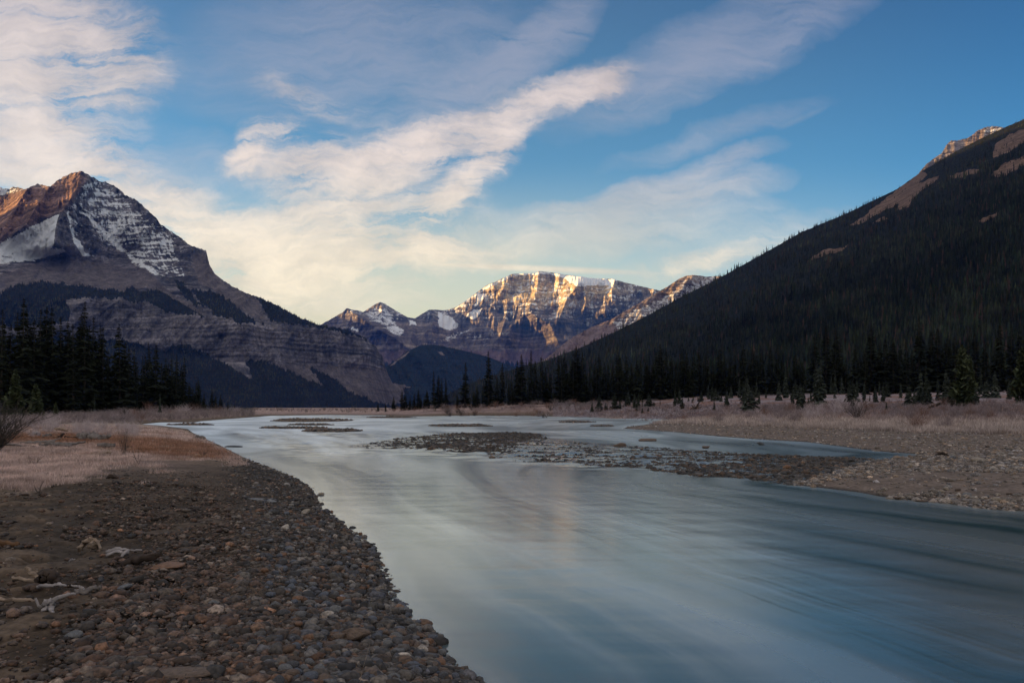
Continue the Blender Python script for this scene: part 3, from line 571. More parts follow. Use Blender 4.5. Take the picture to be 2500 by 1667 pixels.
# ------------------------------------------------------------------ water
def water():
    D = np.concatenate([[-200, 1.2], np.geomspace(1.6, 330, 620)])
    px = np.concatenate([np.arange(-900, 200, 60.), np.arange(200, 2700, 5.), np.arange(2700, 5000, 60.)])
    DD = np.repeat(D[:, None], len(px), 1); PX = np.repeat(px[None], len(D), 0); X = (PX-CX)/F*np.maximum(DD, 1.6)
    r = sstep(-.5, 3.0, sdf(X, DD, RAPID))
    r2 = sstep(-.3, .8, sdf(X, DD, SHALLOW2))
    f = (X*.35+DD)                           # crests lie across the flow
    z = r*(.085*fbm(X/2.4, DD/1.2, 3, 201)+.035*ridged(X/1.8, DD/.9, 3, 202)-.03) + r2*.045*fbm(X/.9, DD/.6, 3, 203)
    z = z+.004*fbm(X/1.8, DD/.6, 2, 204)
    z = np.where(DD > 100, z*.6, z)
    dl = segdist(X, DD, RIVER[RLEFT:-2]+[(-.1, 4.0), (.9, 2.6), (3, 1.2), (9, -1), (30, -8)]); dr = segdist(X, DD, [(60, 6), (25, 9.5)]+RIVER[2:RLEFT])
    u = dl/(dl+dr+1e-6); v = DD*.07-X*.07
    sh = np.maximum.reduce([sstep(-.4, 1.2, sdf(X, DD, SHALLOW2)), sstep(-.4, 1.2, sdf(X, DD, SHALLOW1)), r*np.clip(.38+.9*fbm(u*22, v*.6, 4, 211), 0, .8)])
    m, n, b = mat('river_water', .2, .5)
    p = pos(n); at_ = attr(n, 'mask'); sc_ = n.new('ShaderNodeSeparateColor'); n.l.new(at_.outputs['Color'], sc_.inputs[0])
    fl = n.new('ShaderNodeCombineXYZ'); n.put(fl.inputs[0], sc_.outputs[0]); n.put(fl.inputs[1], sc_.outputs[1]); shal = sc_.outputs[2]
    s1 = n.noise(n.mapping(fl.outputs[0], scale=(5.5, .5, 1)), 1.5, 4, .52, .6)
    s2 = n.noise(n.mapping(fl.outputs[0], scale=(12, 1.2, 1)), 2.0, 3, .45, .8)
    a2 = n.noise(n.mapping(p, rot=(0, 0, R(-6)), scale=(.30, 1.8, 1)), 2.2, 4, .55, .3)
    k = n.m('ADD', n.m('MULTIPLY', s1, .88), n.m('MULTIPLY', s2, .12))
    sy = n.new('ShaderNodeSeparateXYZ'); n.l.new(p, sy.inputs[0])
    n.put(b.inputs['Base Color'], n.mix(shal, n.mix(n.step(k, .36, .64), (.024, .058, .066), (.135, .150, .145)), (.035, .033, .036)))
    b.inputs['IOR'].default_value = 1.40
    n.put(b.inputs['Roughness'], n.step(k, .3, .7, .14, .30))
    bump(n, b, n.m('ADD', n.m('MULTIPLY', s1, 1.6), n.m('ADD', n.m('MULTIPLY', s2, .12), n.m('MULTIPLY', a2, .12))), .05, .34)
    gl = n.new('ShaderNodeBsdfGlossy'); gl.inputs['Color'].default_value = (.88, .91, .92, 1); n.put(gl.inputs['Roughness'], n.step(sy.outputs[1], 12, 70, .20, .5))
    n.l.new(b.inputs['Normal'].links[0].from_socket, gl.inputs['Normal'])
    gf = n.m('MULTIPLY', n.m('MULTIPLY', n.step(sy.outputs[1], 3.5, 14, .28, 1.), n.step(sc_.outputs[0], .15, .8, 1.25, .42)), n.m('MULTIPLY', n.m('ADD', n.step(k, .34, .66, .22, .56), n.step(sy.outputs[1], 18, 60, 0., .22)), n.m('SUBTRACT', 1, n.m('MULTIPLY', shal, .85))))  # gloss share graded by position, imitating sky and slope reflections
    mx = n.new('ShaderNodeMixShader'); n.put(mx.inputs[0], gf); n.l.new(b.outputs[0], mx.inputs[1]); n.l.new(gl.outputs[0], mx.inputs[2])
    n.l.new(mx.outputs[0], n.n['Material Output'].inputs['Surface'])
    me = mesh_np('river', np.stack([X, DD, z], -1).reshape(-1, 3), grid_faces(len(D), len(px)), mask=np.stack([u, v, sh, 1+0*u], -1).reshape(-1, 4), mats=[m])
    link('river', me, kind='structure', label='smooth pale river winding up the valley', category='river')
water()

# ------------------------------------------------------------------ merged copies
def merge(protos, P, M, colr, pick):
    """protos: (V, F) list; P positions, M 3x3 matrices, colr per copy, pick proto index -> V, F, col"""
    Vs, Fs, Cs, off = [], [], [], 0
    for k, (pv, pf) in enumerate(protos):
        i = np.where(pick == k)[0]
        if not len(i): continue
        v = np.einsum('nij,vj->nvi', M[i], pv)+P[i][:, None]; nv = len(pv)
        f = pf[None]+(np.arange(len(i))*nv)[:, None, None]+off
        Vs.append(v.reshape(-1, 3)); Fs.append(f.reshape(-1, pf.shape[1])); Cs.append(np.repeat(colr[i], nv, 0)); off += len(i)*nv
    return np.concatenate(Vs), np.concatenate(Fs), np.concatenate(Cs)
def rotz(a):
    c, s = np.cos(a), np.sin(a); M = np.zeros((len(a), 3, 3)); M[:, 0, 0] = c; M[:, 0, 1] = -s; M[:, 1, 0] = s; M[:, 1, 1] = c; M[:, 2, 2] = 1
    return M
def rotx(a):
    c, s = np.cos(a), np.sin(a); M = np.zeros((len(a), 3, 3)); M[:, 1, 1] = c; M[:, 1, 2] = -s; M[:, 2, 1] = s; M[:, 2, 2] = c; M[:, 0, 0] = 1
    return M

# ------------------------------------------------------------------ far forest as one mass each
def cone_tree(levels, sides, seed, w=.13):
    r = np.random.default_rng(seed); V, Fc = [], []
    for L in range(levels):
        z0 = L/levels*.9; z1 = min(1., z0+1.35/levels*.9+.05); rr = w*(1-z0)**.85*(1+.2*r.uniform(-1, 1))
        b = len(V); a0 = r.uniform(0, 6.28)
        for s in range(sides):
            a = a0+2*np.pi*s/sides; q = rr*r.uniform(.65, 1.25); V.append((q*math.cos(a), q*math.sin(a), z0-.02*r.uniform(0, 1)))
        V.append((0, 0, z1))
        for s in range(sides): Fc.append((b+s, b+(s+1) % sides, b+sides))
    return np.array(V), np.array(Fc)
m_forest = col_mat('distant_conifers', .05, .5, .95, .05)
def far_forest(P, h, name, label, levels, wmul=1.):
    n_ = len(P); pro = [cone_tree(levels, 5, 300+k) for k in range(6)]
    M = rotz(rng.uniform(0, 6.28, n_)); ww = rng.uniform(.8, 1.3, n_)*wmul
    M = M*np.stack([h*ww, h*ww, h], -1)[:, None, :]
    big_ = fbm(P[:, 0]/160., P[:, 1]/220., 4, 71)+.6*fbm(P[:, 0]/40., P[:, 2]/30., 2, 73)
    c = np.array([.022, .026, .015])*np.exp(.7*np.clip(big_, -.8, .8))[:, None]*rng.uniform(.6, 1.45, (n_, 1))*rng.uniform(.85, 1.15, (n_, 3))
    fd = sstep(900, 2300, P[:, 1])[:, None]; c = c*(1+fd*np.array([.95, .6, .55]))  # far trees painted lighter and browner, standing in for haze
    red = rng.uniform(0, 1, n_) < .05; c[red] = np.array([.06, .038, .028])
    V, Fc, C_ = merge(pro, P, M, c, rng.integers(0, 6, n_))
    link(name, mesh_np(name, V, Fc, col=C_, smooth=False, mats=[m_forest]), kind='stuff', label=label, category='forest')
P = np.concatenate([q[0] for q in FOREST_SPOTS]); hh = np.concatenate([q[1] for q in FOREST_SPOTS])
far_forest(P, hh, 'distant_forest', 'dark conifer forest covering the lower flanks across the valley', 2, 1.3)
def slope_forest():
    nr = SPX.shape[0]; G = SV[:nr]
    N = 46000
    i = rng.integers(1, nr-1, N*2) ; w = None
    dpx = np.gradient(SPX, axis=1); dpy = np.abs(np.gradient(SPY, axis=0)); wt = (dpx*dpy)*(1-bare(SPX, SPY)*.86)*((SPX < 2700)+.12)
    wt *= .45+.9*sstep(-.5, .4, fbm(SPX/40., SPY/40., 3, 66))
    wt = wt.ravel()/wt.sum(); idx = rng.choice(len(wt), N, p=wt)
    P = G.reshape(-1, 3)[idx]; r_, c_ = idx//G.shape[1], idx % G.shape[1]
    r2, c2_ = np.minimum(r_+1, nr-1), np.minimum(c_+1, G.shape[1]-1)
    a, b = rng.uniform(0, 1, (N, 1)), rng.uniform(0, 1, (N, 1))
    P = P + (G[r2, c_]-G[r_, c_])*a + (G[r_, c2_]-G[r_, c_])*b; P[:, 2] -= 1
    h = rng.uniform(7, 16.5, N)*np.exp(rng.normal(0, .16, N))*(1+.25*fbm(P[:, 0]/90., P[:, 1]/90., 2, 75))*(1-.45*sstep(500, 800, P[:, 2]))*(1-.4*(bare(SPX, SPY).ravel()[idx] > .3))
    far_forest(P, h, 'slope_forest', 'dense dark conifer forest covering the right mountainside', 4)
slope_forest()

# ------------------------------------------------------------------ conifers near enough to single out
def crown_mesh(seed, w=.10, whorls=58, gaps=.12, droop=.35, bushy=False):
    r = np.random.default_rng(seed); V, Fq = [], []
    def quad(a, b, c, d):
        k = len(V); V.extend([a, b, c, d]); Fq.append((k, k+1, k+2, k+3))
    base = .03 if not bushy else .02
    for L in range(whorls):
        t = base+(1-base)*(L/whorls)**.92; prof = (1-t)**(.66 if not bushy else .5)
        if bushy: prof *= min(1, .5+t*3)
        rr = w*prof*(1+.28*math.sin(L*1.7+seed)+.2*r.normal())
        if r.uniform() < gaps*.5: continue
        nb = r.integers(6, 10)
        for k in range(nb):
            if r.uniform() < gaps: continue
            a = r.uniform(0, 6.283); q = max(.006, rr*r.uniform(.55, 1.2)); ca, sa = math.cos(a), math.sin(a)
            dz = -droop*q*r.uniform(.5, 1.5) if t < .9 else q*.4
            if bushy: dz = q*r.uniform(-.2, .5)
            wd = q*r.uniform(.25, .42)+.003; m_ = .6
            root = np.array([0, 0, t]); tip = np.array([ca*q, sa*q, t+dz]); mid = root*(1-m_)+tip*m_+np.array([0, 0, .12*q])
            side = np.array([-sa*wd, ca*wd, -.15*q])
            quad(root, mid+side, tip, mid-side*np.array([1, 1, -1]))
            fin = np.array([0, 0, -max(.006, .32*q)]); quad(root, mid+fin*.3, tip+fin*.5, mid+fin*1.4)
            for s in (-1, 1):
                if r.uniform() < .5:
                    e = mid+side*s*1.7*np.array([1, 1, s]); quad(mid, mid+(tip-mid)*.4, e+(tip-mid)*.5, e)
    return np.array(V), np.array(Fq)
def frost_col(V, seed, base, tipc, w):
    r = np.random.default_rng(seed); rad = np.hypot(V[:, 0], V[:, 1])/(w*(1-np.clip(V[:, 2], 0, .98))+.01)
    k = np.clip(rad-.35, 0, 1)[:, None]*r.uniform(.2, 1, (len(V), 1))
    return np.array(base)*(1-k)+np.array(tipc)*k
m_crown = col_mat('spruce_needles', 6., .45, .9, .1, obj=True)
m_bark = flat_mat('spruce_bark', (.05, .04, .033), 12, .5)
def trunk_mesh(r0=.011, top=.97):
    V, Fq = [], []; n_ = 7; lv = [0, .3, .7, top]
    for z in lv:
        for k in range(n_): a = 6.283*k/n_; q = r0*(1-z)+.001; V.append((q*math.cos(a), q*math.sin(a), z))
    for l in range(3):
        for k in range(n_): Fq.append((l*n_+k, l*n_+(k+1) % n_, (l+1)*n_+(k+1) % n_, (l+1)*n_+k))
    return mesh_np('trunk', np.array(V), np.array(Fq), mats=[m_bark])
TR = trunk_mesh()
CR = {'tall': [], 'dark': [], 'young': [], 'pine': []}
for k in range(6):
    v, f = crown_mesh(900+k, [.085, .10, .075, .11, .09, .10][k], 62, .10+.03*(k % 3)); CR['dark'].append(mesh_np('crown', v, f, col=frost_col(v, k, (.011, .014, .009), (.026, .031, .019), .1), smooth=False, mats=[m_crown]))
for k in range(6):
    v, f = crown_mesh(950+k, [.055, .065, .075, .06, .05, .07][k], 70, .16); CR['tall'].append(mesh_np('crown', v, f, col=frost_col(v, k, (.010, .013, .009), (.024, .028, .018), .06), smooth=False, mats=[m_crown]))
for k in range(5):
    v, f = crown_mesh(980+k, [.16, .20, .14, .18, .24][k], 40, .08); CR['young'].append(mesh_np('crown', v, f, col=frost_col(v, k, (.024, .032, .020), (.085, .092, .078), .18), smooth=False, mats=[m_crown]))
for k in range(2):
    v, f = crown_mesh(990+k, [.22, .18][k], 60, .06, bushy=True); CR['pine'].append(mesh_np('crown', v, f, col=frost_col(v, k, (.035, .048, .022), (.09, .10, .055), .2), smooth=False, mats=[m_crown]))
NTREES = [0]
def tree(px, ytop, D, kind, label, group=None, wide=1., cat='tree', name=None, lean=0., base_py=None):
    X = (px-CX)/F*D; z = ground1(X, D)-.1
    top = CZ+(HY-ytop)/F*D; h = max(1.0, (top-z)*1.03)
    r = bpy.data.objects.new(name or 'spruce_tree', None); COL.objects.link(r); r.location = (X, D, z)
    s = wide; r.scale = (h*s, h*s, h); r.rotation_euler = (R(random.uniform(-1, 1)), R(lean+random.uniform(-1.2, 1.2)), random.uniform(0, 6.28))
    r.empty_display_size = .3; r['label'] = label; r['category'] = cat
    if group: r['group'] = group
    k = NTREES[0]; NTREES[0] += 1
    link('crown', CR[kind][k % len(CR[kind])], r); link('trunk', TR, r)
    return r
ORD = ['first', 'second', 'third', 'fourth', 'fifth', 'sixth', 'seventh', 'eighth', 'ninth', 'tenth', 'eleventh', 'twelfth', 'thirteenth', 'fourteenth', 'fifteenth', 'sixteenth', 'seventeenth', 'eighteenth', 'nineteenth', 'twentieth']
def ordn(i):
    if i < 20: return ORD[i]
    tens = {20: 'twent', 30: 'thirt', 40: 'fort', 50: 'fift', 60: 'sixt', 70: 'sevent', 80: 'eight', 90: 'ninet'}; n_ = i+1; t = n_//10*10
    return tens[t]+'ieth' if n_ % 10 == 0 else tens[t]+'y-'+ORD[n_ % 10-1]
ca = lambda x, y: (x*.2551, 720+y*.2551)
LEFT_STAND = [(-130, 120), (-60, 260), (8, 140), (90, 295), (175, 185), (210, 50), (280, 150), (320, 240), (375, 140), (430, 130), (470, 290), (510, 140), (585, 225), (655, 265), (705, 285), (757, 200), (805, 85), (838, 310), (878, 230), (940, 310), (985, 315), (1030, 540), (1100, 540), (1150, 290), (1195, 470), (1235, 510), (1285, 515), (1315, 640), (1370, 590), (1400, 575), (1440, 465), (1485, 475), (1550, 650), (1585, 620), (1620, 665), (1645, 610), (1685, 575), (1730, 690), (1757, 600), (1810, 840), (1850, 880), (1885, 840), (1920, 790), (1950, 940), (2025, 900), (2065, 960), (2110, 960), (2180, 1015), (2245, 1040)]
dl = lut([(-40, 125), (150, 130), (300, 150), (450, 180), (560, 240)])
vis = 0
for i, (x, y) in enumerate(LEFT_STAND):
    px, py = ca(x, y); D = float(dl(px))*random.uniform(.93, 1.08)
    if px < 0: lb = 'dark spruce at the far left edge of the riverside stand'
    else: lb = '%s treetop from the left edge in the dark riverside stand' % ordn(vis); vis += 1
    if (x, y) == (805, 85): lb = 'tallest sharp-pointed spruce of the dark left stand'
    if (x, y) == (210, 50): lb = 'thin bare-topped spruce rising above the left part of the stand'
    if (x, y) == (1150, 290): lb = 'narrow spruce with clear sky-side gap in the middle of the left stand'
    if (x, y) == (1920, 790): lb = 'ragged leaning spruce near the right end of the left stand'
    tree(px, py, D, 'dark', lb, 'dark spruces of the left bank stand', wide=random.uniform(.95, 1.35)*(1 if y < 800 else 1.5), lean=6 if (x, y) == (1920, 790) else 0)
for i in range(46):                                        # trees inside the stand, behind the front ones
    px = random.uniform(-60, 460); hl = lut([(-60, 790), (200, 800), (250, 830), (300, 860), (450, 905)])(px)
    tree(px, float(hl)+random.uniform(0, 70), float(dl(px))*random.uniform(1.0, 1.2), 'dark', 'dark spruce filling the inside of the left bank stand', 'spruces inside the left bank stand', wide=random.uniform(1.1, 1.5))
cb_ = lambda x, y: (900+x*.2551, 840+y*.2551)
MID = [(90, 570), (160, 565), (238, 510), (320, 440), (350, 485), (395, 510), (435, 485), (475, 440), (500, 510), (532, 520), (560, 450), (627, 285), (667, 330), (700, 350), (738, 355), (850, 490), (922, 210), (1010, 460), (1035, 415), (1100, 390), (1150, 100), (1230, 350), (1275, 210), (1340, 350), (1365, 360), (1390, 420), (1418, 190), (1465, 135), (1530, 380), (1555, 100), (1597, 190), (1658, 160), (1700, 250), (1735, 310), (1815, 140), (1845, 170), (1870, 150), (1935, 240), (1950, 170), (1993, 50), (2045, 120), (2115, 240), (2155, 230), (2180, 160), (2210, 130), (2255, 210), (2290, 200), (2330, 180)]
for i, (x, y) in enumerate(MID):
    px, py = cb_(x, y); D = random.uniform(225, 265); th = y < 400
    lb = '%s spruce from the left in the row beyond the river' % ordn(i)
    if (x, y) == (627, 285): lb = 'dense dark spruce leading the group of four beyond the river'
    if (x, y) == (922, 210): lb = 'lone ragged spruce standing in the gap left of the row'
    if (x, y) == (1150, 100): lb = 'tall slender spruce standing out against the blue valley gap'
    tree(px, py-(6 if th else 2), D, 'tall' if th else 'dark', lb, 'spruce row beyond the river', wide=(random.uniform(1.6, 2.1) if th else 1.8))
cc_ = lambda x, y: (1500+x*.2126, 780+y*.2126); cd_ = lambda x, y: (2000+x*.2126, 780+y*.2126)
BELT = [cc_(*q) for q in [(40, 350), (100, 560), (135, 420), (200, 520), (250, 470), (290, 480), (360, 470), (435, 470), (480, 380), (530, 290), (600, 390), (650, 500), (700, 470), (740, 510), (770, 350), (810, 430), (860, 500), (905, 380), (975, 320), (1030, 450), (1060, 380), (1130, 470), (1215, 340), (1270, 430), (1330, 500), (1380, 410), (1480, 300), (1580, 350), (1640, 420), (1700, 340), (1800, 330), (1870, 330), (1930, 430), (2080, 400), (2150, 460), (2300, 150)]]
BELT += [cd_(*q) for q in [(80, 100), (180, 60), (240, 250), (300, 430), (420, 290), (530, 350), (590, 90), (690, 240), (750, 230), (850, 220), (920, 300), (1010, 240), (1070, 360), (1150, 0), (1280, 150), (1360, 120), (1470, 220), (1560, 200), (1800, 150), (1900, 240), (2080, 60), (2200, 100), (2300, 130), (2450, 60), (2600, 100)]]
for i, (px, py) in enumerate(sorted(BELT)):
    tree(px, py, random.uniform(195, 235) if px < 2000 else random.uniform(165, 205), 'dark' if i % 3 else 'tall', '%s treetop from the left in the tall belt at the foot of the right slope' % ordn(i), 'spruce belt at the foot of the right slope', wide=random.uniform(1.1, 1.5)*(1.35 if i % 3 == 0 else 1))
for i in range(60):
    px = random.uniform(1380, 2640); py = 905+random.uniform(-45, 40)-(px-1400)*.035
    tree(px, py, random.uniform(205, 290), 'dark', 'shorter dark spruce filling the belt below the right slope', 'shorter spruces filling the right belt', wide=random.uniform(1.2, 1.7))
SMALL = [cc_(x, y)+(780+b*.2126, w) for x, y, b, w in [(400, 850, 1000, 1.7), (525, 920, 965, 1.2), (690, 920, 1000, 1.7), (750, 890, 915, 1.2), (850, 880, 930, 1), (910, 870, 930, .9), (960, 870, 940, .9), (1285, 860, 1010, .9), (1430, 860, 900, .8), (1340, 920, 950, .8), (1520, 640, 830, .9), (1435, 660, 820, .8), (1080, 740, 880, 1.), (1340, 750, 850, .8), (1660, 790, 975, .9), (1740, 790, 900, .8), (1885, 700, 930, .8), (1965, 570, 900, .9), (2045, 780, 990, .8), (2120, 740, 985, .8), (2170, 740, 980, .9), (2260, 830, 960, .8), (2325, 480, 965, .9), (1630, 700, 850, .8), (130, 870, 915, 1), (230, 880, 935, 1), (100, 960, 1010, .9), (320, 930, 1000, 1.), (780, 960, 1000, 1.), (1480, 900, 990, 1.2), (1560, 910, 1000, 1.1), (160, 820, 890, 1.)]]
SMALL += [cd_(x, y)+(780+b*.2126, w) for x, y, b, w in [(15, 490, 990, 1.), (140, 640, 780, .9), (180, 610, 780, .8), (260, 640, 790, .7), (430, 660, 890, .7), (515, 710, 950, .6), (580, 850, 940, .8), (625, 890, 950, .7), (650, 790, 950, .8), (690, 680, 870, .6), (735, 740, 960, .9), (805, 800, 850, .9), (935, 720, 900, .8), (1030, 740, 990, 1.2), (1095, 770, 980, 1.), (1160, 570, 970, .8), (1225, 560, 985, .9), (1365, 670, 930, .8), (1455, 570, 900, .7), (1500, 870, 960, 1.), (1545, 690, 950, .5), (1850, 560, 860, .8), (1950, 590, 760, .8), (2020, 590, 900, .9), (2180, 670, 915, .9), (2480, 500, 900, 1.)]]
SMALL = sorted(SMALL)
def depth_at(px, by):
    D = np.linspace(42, 215, 900); z = ground((px-CX)/F*D, D); y = HY+(CZ-z)/D*F; k = np.where((y <= by) & (z > .25))[0]
    return float(D[k[0]]) if len(k) else 180.
for i, (px, py, by, w) in enumerate(SMALL):
    D = min(depth_at(px, by), 178)
    tree(px, py, D, 'young', '%s small frosted spruce from the left on the meadow before the right belt' % ordn(i), 'young frosted spruces on the right meadow', wide=w*.78)
for i in range(60):
    px = random.uniform(1440, 2560); by = float(np.interp(px, [1440, 1700, 2100, 2560], [985, 985, 980, 970]))+random.uniform(-14, 24); D = min(depth_at(px, by), 170)
    y_ = HY+(CZ-ground1((px-CX)/F*D, D))/D*F; tree(px, y_-random.uniform(1.0, 4.2)/D*F, D, 'young', 'tiny frosted spruce sapling dotted over the right meadow', 'saplings dotted over the right meadow', wide=random.uniform(.8, 1.5))
tree(2000+1640*.2126, 845, 88, 'pine', 'large bushy green pine standing alone on the right meadow', wide=.62, name='pine_tree')
tree(2000+1740*.2126, 868, 95, 'pine', 'paler pine close behind the large bushy one on the right meadow', wide=.6, name='pine_tree')
tree(2000+2340*.2126, 850, 92, 'pine', 'broad pine cut by the right edge of the view', wide=.75, name='pine_tree')
for (x, y, lb, w) in [(140, 720, 'yellow-green young spruce before the dark stand near the left edge', 1.1), (345, 855, 'small yellow-green pine lit among pale shrubs on the left bank', 1.0), (215, 970, 'short yellowish sapling among shrubs left of the small pine', .8), (280, 1030, 'tiny dark spruce between the frosted shrubs on the left', .8), (400, 1020, 'thin yellowish sapling right of the small pine', .7), (535, 1030, 'pale yellowish sapling at the foot of the dark stand', .8), (60, 940, 'dull green sapling beside the left edge bush', .9), (905, 950, 'slim dark spruce sapling in front of the left stand', .5), (1530, 940, 'grey-green spruce sapling at the foot of the stand', .6)]:
    px, py = ca(x, y); tree(px, py, 75 if x < 600 else 120, 'young' if x in (280, 905, 1530) else 'pine', lb, wide=w*.75, name='young_conifer')

# ------------------------------------------------------------------ leafless shrubs
def twigs(seed, stems=26, spread=.8, levels=3, thick=.012, arc=.25):
    """a bare bush one metre high: crooked stems that fork into ever finer twigs, each a tapering three-sided rod"""
    r = np.random.default_rng(seed); V, Fc = [], []
    def rod(a, b, ra, rb):
        d = b-a; L = np.linalg.norm(d)+1e-9; d = d/L; u = np.cross(d, [0, 0, 1.] if abs(d[2]) < .9 else [1., 0, 0]); u /= np.linalg.norm(u); w = np.cross(d, u); k = len(V)
        for q, rr in ((a, ra), (b, rb)):
            for j in range(3): an = 2.094*j; V.append(q+rr*(math.cos(an)*u+math.sin(an)*w))
        for j in range(3): Fc.append((k+j, k+(j+1) % 3, k+3+(j+1) % 3, k+3+j))
    def grow(p, d, L, rr, lev):
        segs = 3; q = p
        for s in range(segs):
            d = d+r.normal(0, .16, 3)+np.array([0, 0, arc*.3]); d /= np.linalg.norm(d); e = q+d*L/segs
            rod(q, e, rr*(1-s/segs*.6), rr*(1-(s+1)/segs*.6)); q = e
            if lev > 0:
                for _ in range(r.integers(1, 3)):
                    nd = d+r.normal(0, .5, 3); nd[2] = abs(nd[2])*.8+.1; grow(q, nd/np.linalg.norm(nd), L*r.uniform(.35, .6), rr*.5, lev-1)
    for _ in range(stems):
        a = r.uniform(0, 6.28); o_ = spread*r.uniform(.1, .95); d = np.array([math.cos(a)*o_, math.sin(a)*o_, 1.]); d /= np.linalg.norm(d)
        grow(np.array([math.cos(a), math.sin(a), 0])*.08*r.uniform(0, 1)*spread, d, r.uniform(.4, .62), thick, levels-1)
    return np.array(V), np.array(Fc)
m_twig = {k: flat_mat(k+'_twigs', c, 5, .35) for k, c in {'frosted': (.46, .38, .38), 'grey': (.24, .19, .19), 'dark': (.055, .045, .040), 'reddish': (.20, .115, .09)}.items()}
SH = {}
for k in m_twig:
    SH[k] = []
    for s in range(4):
        v, f = twigs(hash(k) % 97*0+{'frosted': 10, 'grey': 30, 'dark': 50, 'reddish': 70}[k]+s, 18, .9, 3, .008); SH[k].append(mesh_np('shrub', v, f, smooth=False, mats=[m_twig[k]]))
def shrub(px, D, h, kind, label, group=None, w=1., i=None, name='shrub'):
    X = (px-CX)/F*D; o = link(name, SH[kind][(i if i is not None else random.randrange(4)) % 4], label=label, category='shrub')
    if group: o['group'] = group
    o.location = (X, D, ground1(X, D)-.05); o.scale = (h*w, h*w, h); o.rotation_euler = (0, 0, random.uniform(0, 6.28)); return o
for i in range(90):                                       # band in front of the left stand
    px = random.uniform(40, 580); D = float(lut([(40, 62), (250, 92), (400, 125), (580, 180)])(px))*random.uniform(.85, 1.2)
    k = random.choice(['frosted', 'grey', 'grey', 'reddish', 'dark']); 
    shrub(px, D, random.uniform(.9, 2.4)*D/110, k, k+' leafless shrub in the low band before the left tree stand', k+' shrubs in the band before the left stand', 1.3)
for i in range(34):
    px = random.uniform(0, 330); D = random.uniform(38, 58); shrub(px, D, random.uniform(.6, 1.5), 'frosted', 'low pale frosted shrub at the back of the left grass flat', 'pale shrubs behind the left grass flat', 1.3)
v, f = twigs(44, 64, 1.25, 3, .008); o = link('shrub', mesh_np('shrub', v, f, smooth=False, mats=[m_twig['dark']]), label='big dark leafless bush cut by the left edge', category='shrub')
o.location = ((-30-CX)/F*25, 25, ground1((-30-CX)/F*25, 25)-.05); o.scale = (2.9, 2.9, 2.5)
for i in range(120):                                       # right meadow
    px = random.uniform(1120, 2600); g = float(lut([(1100, 205), (1350, 150), (1500, 115), (1700, 88), (2100, 66), (2600, 58)])(px)); D = g*random.uniform(.98, 1.45)
    k = random.choice(['frosted', 'grey', 'grey', 'reddish'])
    shrub(px, D, random.uniform(.7, 1.9)*(1.2 if px < 1500 else 1), k, dict(frosted='pale lilac frosted shrub', grey='dull grey leafless shrub', reddish='reddish bare shrub')[k]+' on the meadow of the right bank', dict(frosted='pale frosted', grey='grey', reddish='reddish')[k]+' shrubs on the right bank meadow', 1.25)
for px, D, h, k, lb in [(1935, 66, 2.3, 'grey', 'dense grey bush at the edge of the right gravel bar'), (1985, 70, 2.4, 'frosted', 'pale lilac bush beside the dense grey bush on the right bank'), (1868, 66, 1.6, 'frosted', 'rounded frosted bush left of the dense grey bush'), (2090, 70, 2.6, 'dark', 'dark-stemmed bush in the middle of the right meadow edge'), (2045, 80, 2.9, 'frosted', 'tall frosted bush behind the dark-stemmed one'), (2240, 50, 1.7, 'reddish', 'reddish bare bush standing in pale grass on the right bank'), (2305, 50, 1.5, 'grey', 'thin grey bush beside the arched branch'), (1330, 150, 2.0, 'dark', 'small dark bush at the far waterline right of centre'), (1750, 72, 1.6, 'grey', 'grey thicket behind the upturned root on the gravel edge')]:
    shrub(px, D, h, k, lb, w=1.1)
    if k != 'dark': shrub(px+8, D+2, h*.8, k, lb.replace('bush', 'bush, its lower neighbour', 1) if 'bush' in lb else 'lower part of the grey thicket behind the upturned root', w=1.2)
for i in range(45):
    px = random.uniform(1010, 1430); shrub(px, random.uniform(175, 235), random.uniform(1.2, 2.6), (lambda q: q)(random.choice(['grey', 'reddish', 'dark'])), 'leafless shrub on the brown bank under the spruce row beyond the river', 'shrubs under the spruce row beyond the river', 1.4)
shrub(303, 25.0, 1.25, 'dark', 'upright dark bare sapling on the orange grass', w=.42, name='bare_sapling')
def sparse(seed, n_, lean, thick=.010):
    v, f = twigs(seed, n_, lean, 2, thick); return mesh_np('shrub', v, f, smooth=False, mats=[m_twig['dark']])
def place(me, name, px, D, h, label, cat, w=1., dz=-.03, rz=None):
    X = (px-CX)/F*D; o = link(name, me, label=label, category=cat); o.location = (X, D, ground1(X, D)+dz); o.scale = (h*w, h*w, h); o.rotation_euler = (0, 0, random.uniform(0, 6.28) if rz is None else rz); return o
place(sparse(5, 4, .7), 'bare_sapling', 338, 21.5, .95, 'thin forked bare twigs right of the upright sapling', 'sapling', .8)
place(sparse(6, 7, 1.6), 'bare_sapling', 82, 20.5, .45, 'low spreading dark twigs in the grass at far left', 'sapling', 1.4)
place(sparse(7, 4, 1.0), 'bare_sapling', 205, 19.5, .5, 'short bent twigs in the middle of the left grass', 'sapling', 1.)
place(sparse(8, 8, 1.2), 'bare_sapling', 495, 26.5, .55, 'twiggy tuft at the grassy tip beside the water', 'sapling', 1.2)
place(sparse(9, 5, .8), 'bare_sapling', 95, 14.2, .4, 'small dry twig tuft in the pale grass at left', 'sapling', 1.)
place(sparse(12, 5, .8), 'bare_sapling', 555, 20.2, .35, 'wispy twig leaning over the bend of the bank', 'sapling', .8)

